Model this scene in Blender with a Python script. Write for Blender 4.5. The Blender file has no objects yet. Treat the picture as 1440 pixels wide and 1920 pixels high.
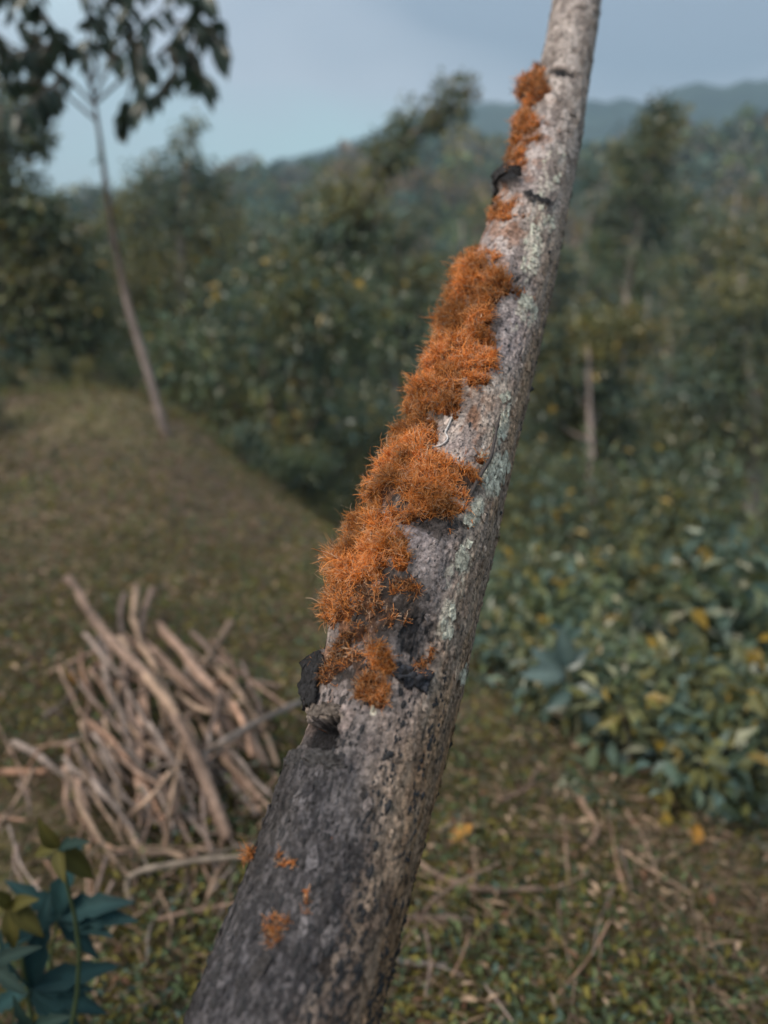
import bpy, math, random
import numpy as np

random.seed(7)
RNG = np.random.default_rng(11)
scene = bpy.context.scene
COL = scene.collection

# ------------------------------------------------------------------ camera
CAM_H = 1.05
PITCH = math.radians(17.0)
FPX = 1476.0                      # focal length in photo pixels (1440 x 1920)
FOCUS = 0.555
APERTURE = 0.0083                 # metres
cam_d = bpy.data.cameras.new("camera")
cam_d.sensor_fit = 'VERTICAL'
cam_d.sensor_height = 36.0
cam_d.lens = FPX / 1920.0 * 36.0
cam_d.clip_start = 0.02
cam_d.clip_end = 6000.0
cam_d.dof.use_dof = True
cam_d.dof.focus_distance = FOCUS
cam_d.dof.aperture_fstop = cam_d.lens * 0.001 / APERTURE
cam = bpy.data.objects.new("camera", cam_d)
cam.location = (0, 0, CAM_H)
cam.rotation_euler = (math.radians(90) - PITCH, 0, 0)
COL.objects.link(cam)
scene.camera = cam

# ------------------------------------------------------------------ sky, sun, exposure
SUN_EL, SUN_AZ = math.radians(48), math.radians(-118)   # azimuth clockwise from +Y
world = bpy.data.worlds.new("World")
scene.world = world
world.use_nodes = True
wn, wl = world.node_tree.nodes, world.node_tree.links
wn.clear()
w_out = wn.new('ShaderNodeOutputWorld')
w_bg = wn.new('ShaderNodeBackground')
w_bg.inputs['Strength'].default_value = 0.1
w_sky = wn.new('ShaderNodeTexSky')
w_sky.sky_type = 'NISHITA'
w_sky.sun_disc = False
w_sky.sun_elevation = SUN_EL
w_sky.sun_rotation = SUN_AZ
w_sky.air_density = 1.2
w_sky.dust_density = 2.0
w_tc = wn.new('ShaderNodeTexCoord')
w_map = wn.new('ShaderNodeMapping')
w_map.inputs['Scale'].default_value = (1.0, 1.0, 2.2)
w_map.inputs['Location'].default_value = (13.4255, 3.262, 17.2128)
w_n1 = wn.new('ShaderNodeTexNoise')
w_n1.inputs['Scale'].default_value = 1.5
w_n1.inputs['Detail'].default_value = 3.0
w_n1.inputs['Roughness'].default_value = 0.45
w_r1 = wn.new('ShaderNodeValToRGB')
e = w_r1.color_ramp.elements
e[0].position = 0.36; e[0].color = (1.0, 1.1, 1.35, 1)
e[1].position = 0.62; e[1].color = (2.4, 3.4, 3.35, 1)
m_ = w_r1.color_ramp.elements.new(0.5); m_.color = (2.45, 2.45, 2.65, 1)
w_mix = wn.new('ShaderNodeMixRGB')
w_mix.inputs['Fac'].default_value = 0.9
wl.new(w_tc.outputs['Generated'], w_map.inputs['Vector'])
wl.new(w_map.outputs['Vector'], w_n1.inputs['Vector'])
wl.new(w_n1.outputs['Fac'], w_r1.inputs['Fac'])
wl.new(w_sky.outputs['Color'], w_mix.inputs['Color1'])
wl.new(w_r1.outputs['Color'], w_mix.inputs['Color2'])
wl.new(w_mix.outputs['Color'], w_bg.inputs['Color'])
wl.new(w_bg.outputs['Background'], w_out.inputs['Surface'])

sun_d = bpy.data.lights.new("sun", 'SUN')
sun_d.energy = 1.5
sun_d.angle = math.radians(35)
sun_d.color = (1.0, 0.88, 0.74)
sun = bpy.data.objects.new("sun", sun_d)
sun.rotation_euler = (math.radians(90) - SUN_EL, 0, math.pi - SUN_AZ)
sun.location = (-3, -3, 6)
COL.objects.link(sun)

vs = scene.view_settings
vs.view_transform = 'Standard'
vs.look = 'None'
vs.exposure = 2.0
vs.gamma = 1.0
vs.use_curve_mapping = False
scene.cycles.max_bounces = 4
scene.cycles.transparent_max_bounces = 4
scene.cycles.volume_bounces = 0

# ------------------------------------------------------------------ maths helpers
CP, SP = math.cos(PITCH), math.sin(PITCH)
EYE = np.array([0, 0, CAM_H])
FWD = np.array([0, CP, -SP])
UPV = np.array([0, SP, CP])
RGT = np.array([1.0, 0, 0])


def ray(u, v):
    return FWD + (u - 720) / FPX * RGT + (960 - v) / FPX * UPV


def at(u, v, d):
    """world point seen in direction (u, v) at depth d"""
    return EYE + ray(u, v) * d


def proj(P):
    q = P - EYE
    z = q @ FWD
    return 720 + FPX * (q @ RGT) / z, 960 - FPX * (q @ UPV) / z, z


def _hash(ix, iy, iz, seed):
    h = (ix.astype(np.uint64) * np.uint64(73856093)) ^ (iy.astype(np.uint64) * np.uint64(19349663)) \
        ^ (iz.astype(np.uint64) * np.uint64(83492791)) ^ np.uint64(seed * 2654435761 & 0xffffffff)
    h &= np.uint64(0xffffffff)
    h = (h ^ (h >> np.uint64(15))) * np.uint64(2246822519) & np.uint64(0xffffffff)
    h = (h ^ (h >> np.uint64(13))) * np.uint64(3266489917) & np.uint64(0xffffffff)
    h = h ^ (h >> np.uint64(16))
    return h.astype(np.float64) / 4294967295.0


def vnoise(p, seed=1):
    p = np.asarray(p, float)
    i = np.floor(p).astype(np.int64)
    f = p - i
    u = f * f * (3 - 2 * f)
    i = i + 100000
    r = 0
    for dx in (0, 1):
        wx = u[..., 0] if dx else 1 - u[..., 0]
        for dy in (0, 1):
            wy = u[..., 1] if dy else 1 - u[..., 1]
            for dz in (0, 1):
                wz = u[..., 2] if dz else 1 - u[..., 2]
                r = r + wx * wy * wz * _hash(i[..., 0] + dx, i[..., 1] + dy, i[..., 2] + dz, seed)
    return r                                     # 0..1


def fbm(p, octaves=4, seed=1, gain=0.5):
    p = np.asarray(p, float)
    a, s, n = 1.0, 0.0, 0.0
    for k in range(octaves):
        s = s + a * vnoise(p * (2.03 ** k), seed + k * 17)
        n += a
        a *= gain
    return s / n


def sstep(x, a, b):
    t = np.clip((x - a) / (b - a), 0, 1)
    return t * t * (3 - 2 * t)


def nrm(v):
    return v / np.maximum(np.linalg.norm(v, axis=-1, keepdims=True), 1e-12)


def lerp(a, b, t):
    return a + (b - a) * t


# ------------------------------------------------------------------ object helpers
def mk(name, V, F, mat, parent=None, col=None, origin=None, smooth=True, extra=None):
    """one mesh object; F is an (M,k) index array or a list of such arrays"""
    V = np.asarray(V, float).reshape(-1, 3)
    if origin is not None:
        V = V - np.asarray(origin, float)
    if not isinstance(F, list):
        F = [F]
    F = [np.asarray(f, np.int32) for f in F if len(f)]
    me = bpy.data.meshes.new(name)
    me.vertices.add(len(V))
    me.vertices.foreach_set('co', V.astype(np.float32).ravel())
    nl = sum(f.size for f in F)
    nf = sum(len(f) for f in F)
    me.loops.add(nl)
    me.polygons.add(nf)
    me.loops.foreach_set('vertex_index', np.concatenate([f.ravel() for f in F]))
    tot = np.concatenate([np.full(len(f), f.shape[1], np.int32) for f in F])
    st = np.zeros(nf, np.int32)
    st[1:] = np.cumsum(tot)[:-1]
    me.polygons.foreach_set('loop_start', st)
    try:
        me.polygons.foreach_set('loop_total', tot)
    except Exception:
        pass
    me.polygons.foreach_set('use_smooth', np.full(nf, smooth, bool))
    if col is not None:
        a = me.color_attributes.new('tint', 'FLOAT_COLOR', 'POINT')
        c = np.ones((len(V), 4), np.float32)
        c[:, :3] = col
        a.data.foreach_set('color', c.ravel())
    if extra:
        for k, val in extra.items():
            a = me.attributes.new(k, 'FLOAT', 'POINT')
            a.data.foreach_set('value', np.asarray(val, np.float32))
    me.update(calc_edges=True)
    me.materials.append(mat)
    o = bpy.data.objects.new(name, me)
    COL.objects.link(o)
    if parent is not None:
        o.parent = parent
        if origin is not None:
            o.location = np.asarray(origin) - np.asarray(parent.location)
    elif origin is not None:
        o.location = origin
    return o


def thing(name, label, cat, loc, group=None):
    o = bpy.data.objects.new(name, None)
    COL.objects.link(o)
    o.location = loc
    o.empty_display_size = 0.05
    tag(o, label, cat, group)
    return o


def tag(o, label=None, cat=None, group=None, kind=None):
    if label: o['label'] = label
    if cat: o['category'] = cat
    if group: o['group'] = group
    if kind: o['kind'] = kind
    return o


def copy_tree(o, parent=None):
    c = o.copy()
    COL.objects.link(c)
    c.parent = parent
    for ch in list(o.children):
        copy_tree(ch, c)
    return c


def tube(pts, rad, sides=8, cap=True, rough=0.0, seed=1):
    P = np.asarray(pts, float)
    n = len(P)
    rad = np.broadcast_to(np.asarray(rad, float), (n,))
    T = nrm(np.gradient(P, axis=0))
    ref = np.array([0.31, 0.87, 0.38])
    if abs(T[0] @ ref) > 0.9: ref = np.array([1.0, 0, 0])
    A = nrm(np.cross(T, ref)); B = np.cross(T, A)
    th = np.linspace(0, 2 * math.pi, sides, endpoint=False)
    ring = A[:, None] * np.cos(th)[None, :, None] + B[:, None] * np.sin(th)[None, :, None]
    rr = np.repeat(rad[:, None], sides, 1)
    if rough:
        q = P[:, None] + ring * rr[..., None]
        rr = rr * (1 + rough * (fbm(q / (rad.mean() * 1.7), 3, seed) - 0.5) * 2)
    V = (P[:, None] + ring * rr[..., None]).reshape(-1, 3)
    i = np.arange(n - 1)[:, None] * sides
    j = np.arange(sides)[None]
    j2 = (j + 1) % sides
    F = np.stack([i + j, i + j2, i + sides + j2, i + sides + j], -1).reshape(-1, 4)
    Fs = [F]
    if cap:
        V = np.vstack([V, P[0], P[-1]])
        a, b = n * sides, n * sides + 1
        k = np.arange(sides); k2 = (k + 1) % sides
        Fs.append(np.stack([np.full(sides, a), k2, k], -1))
        Fs.append(np.stack([np.full(sides, b), (n - 1) * sides + k, (n - 1) * sides + k2], -1))
    return V, Fs


def join(parts):
    Vs, Fs, off = [], {}, 0
    for V, F in parts:
        for f in (F if isinstance(F, list) else [F]):
            if len(f): Fs.setdefault(f.shape[1], []).append(f + off)
        Vs.append(V); off += len(V)
    return np.vstack(Vs), [np.vstack(v) for v in Fs.values()]


def smooth_path(ctrl, n):
    """Catmull-Rom through control points"""
    P = np.asarray(ctrl, float)
    Q = np.vstack([2 * P[0] - P[1], P, 2 * P[-1] - P[-2]])
    m = len(P) - 1
    out = []
    for s in np.linspace(0, m - 1e-6, n):
        k = int(s); t = s - k
        a, b, c, d = Q[k], Q[k + 1], Q[k + 2], Q[k + 3]
        out.append(0.5 * (2 * b + (c - a) * t + (2 * a - 5 * b + 4 * c - d) * t * t + (3 * b - a - 3 * c + d) * t ** 3))
    return np.array(out)


def leaf_cards(P, D, N, L, W, fold=0.25):
    """kite leaves: P base, D direction, N normal-ish, L length, W width -> V, F (4 verts, 2 tris)"""
    n = len(P)
    D = nrm(D)
    S = nrm(np.cross(D, N))
    Nn = np.cross(S, D)
    L = np.broadcast_to(L, (n,))[:, None]; W = np.broadcast_to(W, (n,))[:, None]
    mid = P + D * L * 0.45
    V = np.stack([P, mid + S * W * 0.5 + Nn * W * fold, P + D * L - Nn * L * 0.12, mid - S * W * 0.5 + Nn * W * fold], 1)
    b = np.arange(n)[:, None] * 4
    F = np.concatenate([b + np.array([[0, 1, 2]]), b + np.array([[0, 2, 3]])], 0)
    return V.reshape(-1, 3), F


def rand_dirs(n):
    v = RNG.normal(size=(n, 3))
    return nrm(v)


# ------------------------------------------------------------------ materials
def new_mat(name):
    m = bpy.data.materials.new(name)
    m.use_nodes = True
    nt = m.node_tree
    b = nt.nodes['Principled BSDF']
    return m, nt, b


def node(nt, kind, **kw):
    n = nt.nodes.new(kind)
    for k, v in kw.items():
        if k in n.inputs: n.inputs[k].default_value = v
        else: setattr(n, k, v)
    return n


def tint_mat(name, rough=0.6, spec=0.4, nscale=None, namp=0.35, bump=0.0, bscale=300.0, transl=0.0, stretch=None):
    """principled driven by the vertex tint, varied by procedural noise"""
    m, nt, b = new_mat(name)
    at_ = node(nt, 'ShaderNodeAttribute', attribute_name='tint')
    colout = at_.outputs['Color']
    tc = node(nt, 'ShaderNodeTexCoord')
    vec = tc.outputs['Object']
    if stretch:
        mp = node(nt, 'ShaderNodeMapping'); mp.inputs['Scale'].default_value = stretch
        nt.links.new(vec, mp.inputs['Vector']); vec = mp.outputs['Vector']
    if nscale:
        nz = node(nt, 'ShaderNodeTexNoise', Scale=nscale, Detail=4.0)
        nt.links.new(vec, nz.inputs['Vector'])
        mr = node(nt, 'ShaderNodeMapRange')
        mr.inputs['From Min'].default_value = 0.3; mr.inputs['From Max'].default_value = 0.7
        mr.inputs['To Min'].default_value = 1 - namp; mr.inputs['To Max'].default_value = 1 + namp
        nt.links.new(nz.outputs['Fac'], mr.inputs['Value'])
        mx = node(nt, 'ShaderNodeVectorMath', operation='SCALE')
        nt.links.new(colout, mx.inputs[0]); nt.links.new(mr.outputs['Result'], mx.inputs['Scale'])
        colout = mx.outputs['Vector']
    nt.links.new(colout, b.inputs['Base Color'])
    b.inputs['Roughness'].default_value = rough
    b.inputs['Specular IOR Level'].default_value = spec
    if bump:
        nb = node(nt, 'ShaderNodeTexNoise', Scale=bscale, Detail=5.0, Roughness=0.65)
        nt.links.new(vec, nb.inputs['Vector'])
        bp = node(nt, 'ShaderNodeBump', Strength=bump, Distance=0.002)
        nt.links.new(nb.outputs['Fac'], bp.inputs['Height'])
        nt.links.new(bp.outputs['Normal'], b.inputs['Normal'])
    if transl:
        tr = node(nt, 'ShaderNodeBsdfTranslucent')
        nt.links.new(colout, tr.inputs['Color'])
        ms = node(nt, 'ShaderNodeMixShader'); ms.inputs['Fac'].default_value = transl
        out = nt.nodes['Material Output']
        nt.links.new(b.outputs['BSDF'], ms.inputs[1]); nt.links.new(tr.outputs['BSDF'], ms.inputs[2])
        nt.links.new(ms.outputs['Shader'], out.inputs['Surface'])
    return m


M_BARK = tint_mat('bark_hero', rough=0.80, spec=0.22, nscale=330.0, namp=0.55, bump=1.0, bscale=620.0)
_nt = M_BARK.node_tree
_b = _nt.nodes['Principled BSDF']
_src = _b.inputs['Base Color'].links[0].from_socket
_tc = node(_nt, 'ShaderNodeTexCoord')
_nz = node(_nt, 'ShaderNodeTexNoise', Scale=260.0, Detail=8.0, Roughness=0.72)
_rp = node(_nt, 'ShaderNodeMapRange')
for k_, v_ in (('From Min', 0.36), ('From Max', 0.47), ('To Min', 0.22), ('To Max', 1.0)): _rp.inputs[k_].default_value = v_
_sc = node(_nt, 'ShaderNodeVectorMath', operation='SCALE')
_nt.links.new(_tc.outputs['Object'], _nz.inputs['Vector'])
_nt.links.new(_nz.outputs['Fac'], _rp.inputs['Value'])
_nt.links.new(_src, _sc.inputs[0]); _nt.links.new(_rp.outputs['Result'], _sc.inputs['Scale'])
_nt.links.new(_sc.outputs['Vector'], _b.inputs['Base Color'])
M_FUZZ = tint_mat('orange_filament', rough=0.75, spec=0.15, transl=0.25)
M_SPOT = tint_mat('black_crust', rough=0.6, spec=0.35, nscale=600, namp=0.4, bump=0.4, bscale=1500)
M_LEAF = tint_mat('leaf_glossy', rough=0.36, spec=0.6, nscale=9.0, namp=0.25, transl=0.28)
M_FARLEAF = tint_mat('leaf_far', rough=0.6, spec=0.3, transl=0.25)
M_STEM = tint_mat('thin_bark', rough=0.8, spec=0.2, nscale=22.0, namp=0.4, bump=0.5, bscale=60, stretch=(1, 1, 0.35))
M_STICK = tint_mat('dry_stick', rough=0.75, spec=0.25, nscale=35.0, namp=0.35, bump=0.4, bscale=140)
M_WEED = tint_mat('weed', rough=0.7, spec=0.2, transl=0.15)
M_GROUND = tint_mat('soil', rough=0.9, spec=0.15, nscale=14.0, namp=0.45, bump=0.8, bscale=40)
M_MOUNT = tint_mat('forested_slope', rough=0.9, spec=0.1, nscale=0.05, namp=0.4)

# foliage colours (linear)
DARKG = np.array([0.060, 0.084, 0.050])
MIDG = np.array([0.105, 0.135, 0.062])
BLUEG = np.array([0.080, 0.128, 0.106])
OLIVE = np.array([0.175, 0.150, 0.038])
YELL = np.array([0.30, 0.20, 0.028])
BROWN = np.array([0.16, 0.12, 0.085])


def pick(n, cols, w):
    w = np.asarray(w, float); w = w / w.sum()
    idx = RNG.choice(len(cols), n, p=w)
    c = np.asarray(cols)[idx]
    return c * RNG.uniform(0.7, 1.35, (n, 1))


# ------------------------------------------------------------------ terrain
RIDGE_UV = [(-900, 420), (-400, 410), (80, 405), (300, 372), (430, 338), (500, 326), (560, 342), (640, 326),
            (740, 312), (860, 292), (1000, 305), (1100, 318), (1250, 292), (1440, 250), (1800, 225), (2400, 230)]
MOUNT_UV = [(-900, 370), (-500, 385), (0, 396), (80, 380), (130, 369), (190, 372), (260, 392), (420, 345), (520, 300),
            (600, 286), (660, 262), (720, 240), (800, 216), (890, 196), (1000, 190), (1107, 187), (1235, 190),
            (1262, 163), (1310, 150), (1360, 161), (1400, 148), (1500, 158), (1700, 170), (2400, 230)]


def az_tan(pts, dv=0):
    a, t = [], []
    for u, v in pts:
        r = ray(u, v + dv)
        a.append(math.atan2(r[0], r[1])); t.append(r[2] / math.hypot(r[0], r[1]))
    return np.array(a), np.array(t)


R_AZ, R_TAN = az_tan(RIDGE_UV, 40)
M_AZ, M_TAN = az_tan(MOUNT_UV)
RIDGE_R = 175.0


def gz(x, y):
    x = np.asarray(x, float); y = np.asarray(y, float)
    s = 0.87 * (x + 0.16) + 0.5 * (y - 2.9)
    sp = 0.22 * np.logaddexp(0, (s + 0.05) / 0.22)
    z = -7.0 * (1 - np.exp(-0.115 * sp))
    z = z + 0.30 * np.exp(-(((x + 1.75) / 1.3) ** 2 + ((y - 4.9) / 1.5) ** 2))
    z = z + 0.10 * np.logaddexp(0, (-x - 2.2) / 0.5) * 0.5          # bank rising on the left
    P = np.stack([x, y, 0 * x], -1)
    r = np.hypot(x, y)
    z = z + (fbm(P * 0.9, 3, 3) - 0.5) * 0.16 * np.clip(r / 1.5, 0.3, 1) + (fbm(P * 4.0, 2, 5) - 0.5) * 0.05
    az = np.arctan2(x, y)
    H = CAM_H + RIDGE_R * np.interp(az, R_AZ, R_TAN)
    rise = sstep(r, 30, RIDGE_R) ** 0.85
    hill = lerp(z, H, rise) + (fbm(P * 0.025, 3, 9) - 0.5) * 8 * sstep(r, 40, 90) * (1 - sstep(r, 120, 170))
    back = sstep(r, RIDGE_R + 10, RIDGE_R + 200)
    return lerp(hill, -12.0, back)


GH_T = np.geomspace(0.3, 400, 400)


def ground_hit(u, v, lift=0.0):
    d = ray(u, v)
    ts = GH_T
    q = EYE + ts[:, None] * d
    hit = np.nonzero(q[:, 2] - lift < gz(q[:, 0], q[:, 1]))[0]
    if len(hit):
        k = hit[0]
        ts = np.linspace(ts[max(k - 1, 0)], ts[k], 60)
        q = EYE + ts[:, None] * d
        k = np.argmax(q[:, 2] - lift < gz(q[:, 0], q[:, 1]))
        return q[k]
    return EYE + d * 60


rings = np.concatenate([[0.02], np.geomspace(0.25, 840, 210)])
ang = np.concatenate([np.linspace(-0.85, 0.85, 230), np.linspace(0.85, 2 * math.pi - 0.85, 70)[1:-1]])
RR, AA = np.meshgrid(rings, ang, indexing='ij')
gx, gy = RR * np.sin(AA), RR * np.cos(AA)
gV = np.stack([gx, gy, gz(gx, gy)], -1).reshape(-1, 3)
nr, na = RR.shape
i = np.arange(nr - 1)[:, None] * na; j = np.arange(na)[None]; j2 = (j + 1) % na
gF = np.stack([i + j, i + na + j, i + na + j2, i + j2], -1).reshape(-1, 4)
nz = fbm(gV * 1.6, 4, 21)[:, None]
gc = lerp(np.array([0.10, 0.072, 0.052]), np.array([0.12, 0.105, 0.055]), sstep(nz, 0.35, 0.65))
rfar = sstep(RR.reshape(-1, 1), 12, 40)
gc = lerp(gc, np.array([0.045, 0.055, 0.024]), rfar)
tag(mk('ground', gV, gF, M_GROUND, col=gc), kind='structure')

# distant mountains: a broad ridge with real depth
maz = np.linspace(-1.0, 1.0, 420)
prof = np.linspace(-1, 1, 41)
MZ, MP = np.meshgrid(maz, prof, indexing='ij')
mr_ = 520 + MP * 190
mh = CAM_H + 520 * np.interp(MZ, M_AZ, M_TAN)
Pm = np.stack([np.sin(MZ) * mr_, np.cos(MZ) * mr_, 0 * mr_], -1)
spur = fbm(Pm * 0.014, 4, 33) - 0.5
shape = np.clip(1 - np.abs(MP), 0, 1) ** (0.75)
mz = -14 + (mh + 14) * shape + spur * 40 * (shape * (1 - shape) * 3.0) + (fbm(Pm * 0.08, 3, 35) - 0.5) * 4.5 * (shape > 0.02)
mV = np.stack([Pm[..., 0], Pm[..., 1], mz], -1).reshape(-1, 3)
n1, n2 = MZ.shape
i = np.arange(n1 - 1)[:, None] * n2; j = np.arange(n2 - 1)[None]
mF = np.stack([i + j, i + n2 + j, i + n2 + j + 1, i + j + 1], -1).reshape(-1, 4)
mc = lerp(np.array([0.016, 0.03, 0.022]), np.array([0.035, 0.05, 0.03]), fbm(mV * 0.03, 3, 41)[:, None])
tag(mk('mountain', mV, mF, M_MOUNT, col=mc), kind='structure')

# air between here and the mountains
hz_m = bpy.data.materials.new('haze_air')
hz_m.use_nodes = True
hn = hz_m.node_tree
hn.nodes.clear()
ho = hn.nodes.new('ShaderNodeOutputMaterial')
hv = hn.nodes.new('ShaderNodeVolumePrincipled')
hv.inputs['Color'].default_value = (0.40, 0.58, 0.75, 1)
hv.inputs['Density'].default_value = 0.0017
hv.inputs['Anisotropy'].default_value = 0.2
hn.links.new(hv.outputs['Volume'], ho.inputs['Volume'])
bx0, bx1, by0, by1, bz0, bz1 = -860, 860, -860, 860, -40, 172
hV = np.array([[x, y, z] for x in (bx0, bx1) for y in (by0, by1) for z in (bz0, bz1)], float)
hF = np.array([[0, 1, 3, 2], [4, 6, 7, 5], [0, 4, 5, 1], [2, 3, 7, 6], [0, 2, 6, 4], [1, 5, 7, 3]])
tag(mk('haze', hV, hF, hz_m, smooth=False), label='thin blue air over the valley', kind='stuff')

# ------------------------------------------------------------------ woodland on the far slope (one mass)
N_T = 2500
wr = np.sqrt(RNG.uniform(40 ** 2, 180 ** 2, N_T * 3))
wa = RNG.uniform(-0.75, 0.75, N_T * 3)
keep = RNG.random(N_T * 3) < np.clip(70 / wr, 0.25, 1.0)
wr, wa = wr[keep][:N_T], wa[keep][:N_T]
wx, wy = wr * np.sin(wa), wr * np.cos(wa)
wz = gz(wx, wy)
hgt = RNG.uniform(2.4, 5.4, len(wr)) * lerp(0.85, 1.0, sstep(wr, 50, 120))
cls = np.where(wr < 65, 230, np.where(wr < 100, 110, 60))
idx = np.repeat(np.arange(len(wr)), cls)
q = rand_dirs(len(idx)) * RNG.uniform(0.55, 1.0, (len(idx), 1)) ** 0.5
ell = np.stack([hgt * 0.33, hgt * 0.33, hgt * 0.42], -1)[idx]
lump = 0.6 + 0.8 * vnoise(q * 2.6 + idx[:, None] * 3.7, 51)[:, None]
cen = np.stack([wx, wy, wz + hgt * 0.6], -1)[idx]
LP = cen + q * ell * lump
LD = nrm(q + rand_dirs(len(idx)) * 0.8 + np.array([0, 0, -0.3]))
sz = hgt[idx] * np.where(cls[idx] > 200, 0.075, np.where(cls[idx] > 100, 0.11, 0.15)) * RNG.uniform(0.7, 1.3, len(idx))
V, F = leaf_cards(LP, LD, nrm(q + 0.3 * rand_dirs(len(idx))), sz * 1.6, sz)
treecol = pick(len(wr), [DARKG * 1.1, MIDG * 1.1, BLUEG * 1.15, OLIVE * 1.05, BROWN * 1.15, np.array([.17, .17, .14])], [2.5, 2.5, 2.5, 2.5, 2.5, 2])
c = treecol[idx] * RNG.uniform(0.65, 1.4, (len(idx), 1))
yy = RNG.random(len(idx)) < 0.05
c[yy] = YELL * 0.8
tag(mk('distant_woodland', V, F, M_FARLEAF, col=np.repeat(c, 4, 0), smooth=False),
    'mass of green and brown treetops covering the far valley slope', 'woodland', kind='stuff')
tp = []
for k in RNG.choice(len(wr), 420, replace=False):
    b = np.array([wx[k], wy[k], wz[k] - 0.3])
    tp.append(tube([b, b + [RNG.normal(0, .1), 0, hgt[k] * 0.5], b + [RNG.normal(0, .25), 0, hgt[k] * 0.85]],
                   [0.10, 0.08, 0.05], 5, cap=False))
V, F = join(tp)
tag(mk('distant_trunks', V, F, M_STEM, col=np.array([0.22, 0.19, 0.17])),
    'thin pale trunks standing among the treetops of the far slope', 'tree trunks', kind='stuff')


# ------------------------------------------------------------------ plants
def foliage_cloud(centres, radii, n_each, lsize, cols, w, yellow=0.06, droop=0.35, squash=0.8):
    """leaf kites spread through uneven clumps"""
    Ps, Ds, Ns, Cs = [], [], [], []
    for cc, r, n in zip(centres, radii, n_each):
        d = rand_dirs(n)
        rad = r * RNG.uniform(0.1, 1.28, (n, 1)) ** 0.75
        rad = rad * (0.6 + 0.8 * vnoise(d * 2.2 + np.asarray(cc) * 5, 61)[:, None])
        p = np.asarray(cc) + d * rad * np.array([1, 1, squash])
        Ps.append(p)
        Ds.append(nrm(d * 0.8 + rand_dirs(n) * 0.7 + np.array([0, 0, -droop])))
        Ns.append(nrm(d * 0.6 + rand_dirs(n) * 0.6 + np.array([0, 0, 0.5])))
        base = pick(1, cols, w)
        cc_ = 0.5 * base + 0.5 * pick(n, cols, w)
        yl = (RNG.random(n) < yellow) & (d[:, 2] > -0.1)
        cc_[yl] = YELL * RNG.uniform(0.5, 1.1, (yl.sum(), 1))
        Cs.append(cc_)
    P, D, N, Cc = map(np.vstack, (Ps, Ds, Ns, Cs))
    L = lsize * RNG.uniform(0.6, 1.3, len(P))
    V, F = leaf_cards(P, D, N, L, L * 0.48)
    return V, F, np.repeat(Cc, 4, 0)


def tree_parts(root, path, r0, r1, clumps, n_leaf, lsize, cols, w, yellow=0.06, bark=(0.2, 0.17, 0.15), squash=0.8, limbs=True, mat=None):
    """trunk, limb and crown meshes under root; clumps = [(centre, radius), ...] in world space"""
    org = np.array(root.location)
    P = smooth_path(path, 14)
    rad = np.linspace(r0, r1, 14)
    V, F = tube(P, rad, 9, rough=0.2)
    bc = np.array(bark) * (0.6 + 0.8 * fbm(V * np.array([6, 6, 3.0]), 3, 71)[:, None])
    mk('trunk', V, F, M_STEM, root, col=bc, origin=org)
    if limbs:
        for cc, r in clumps:
            cc = np.asarray(cc, float)
            k = int(np.argmin(np.linalg.norm(P[4:] - (cc - [0, 0, 0.35 * r]), axis=1))) + 4
            k = max(4, k - 2)
            mid = lerp(P[k], cc, 0.5) + np.array([0, 0, -0.12 * np.linalg.norm(cc - P[k])])
            V, F = tube(smooth_path([P[k], mid, cc], 6), np.linspace(rad[k] * 0.55, rad[k] * 0.14 + 0.002, 6), 6)
            mk('branch', V, F, M_STEM, root, col=np.array(bark) * 0.6, origin=org)
    tot = sum(r * r for _, r in clumps)
    V, F, C = foliage_cloud([c for c, _ in clumps], [r for _, r in clumps],
                            [max(12, int(n_leaf * r * r / tot)) for _, r in clumps], lsize, cols, w, yellow, squash=squash)
    o = mk('crown', V, F, mat or M_LEAF, root, col=C, origin=org, smooth=False)
    o['kind'] = 'stuff'
    return root


GREENS = [DARKG, MIDG, BLUEG, OLIVE]


def px_clumps(lst, depth):
    """(u, v, radius px, depth offset) -> world clumps"""
    return [(at(u, v, depth + dd), r / FPX * (depth + dd)) for u, v, r, dd in lst]


# --- bushy trees and tall shrubs of the middle distance, each placed where it stands
def placed_tree(name, label, cat, base_uv, depth, path_uv, r0, r1, clumps, n, ls, w, yellow, group=None, bark=(0.2, 0.17, 0.15), squash=0.85):
    b = at(base_uv[0], base_uv[1], depth)
    b = np.array([b[0], b[1], float(gz(b[0], b[1])) - 0.05])
    root = thing(name, label, cat, b, group)
    path = [b] + [at(u, v, depth + dd) for u, v, dd in path_uv]
    return tree_parts(root, path, r0, r1, px_clumps(clumps, depth), n, ls, GREENS, w, yellow, bark, squash)


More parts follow.
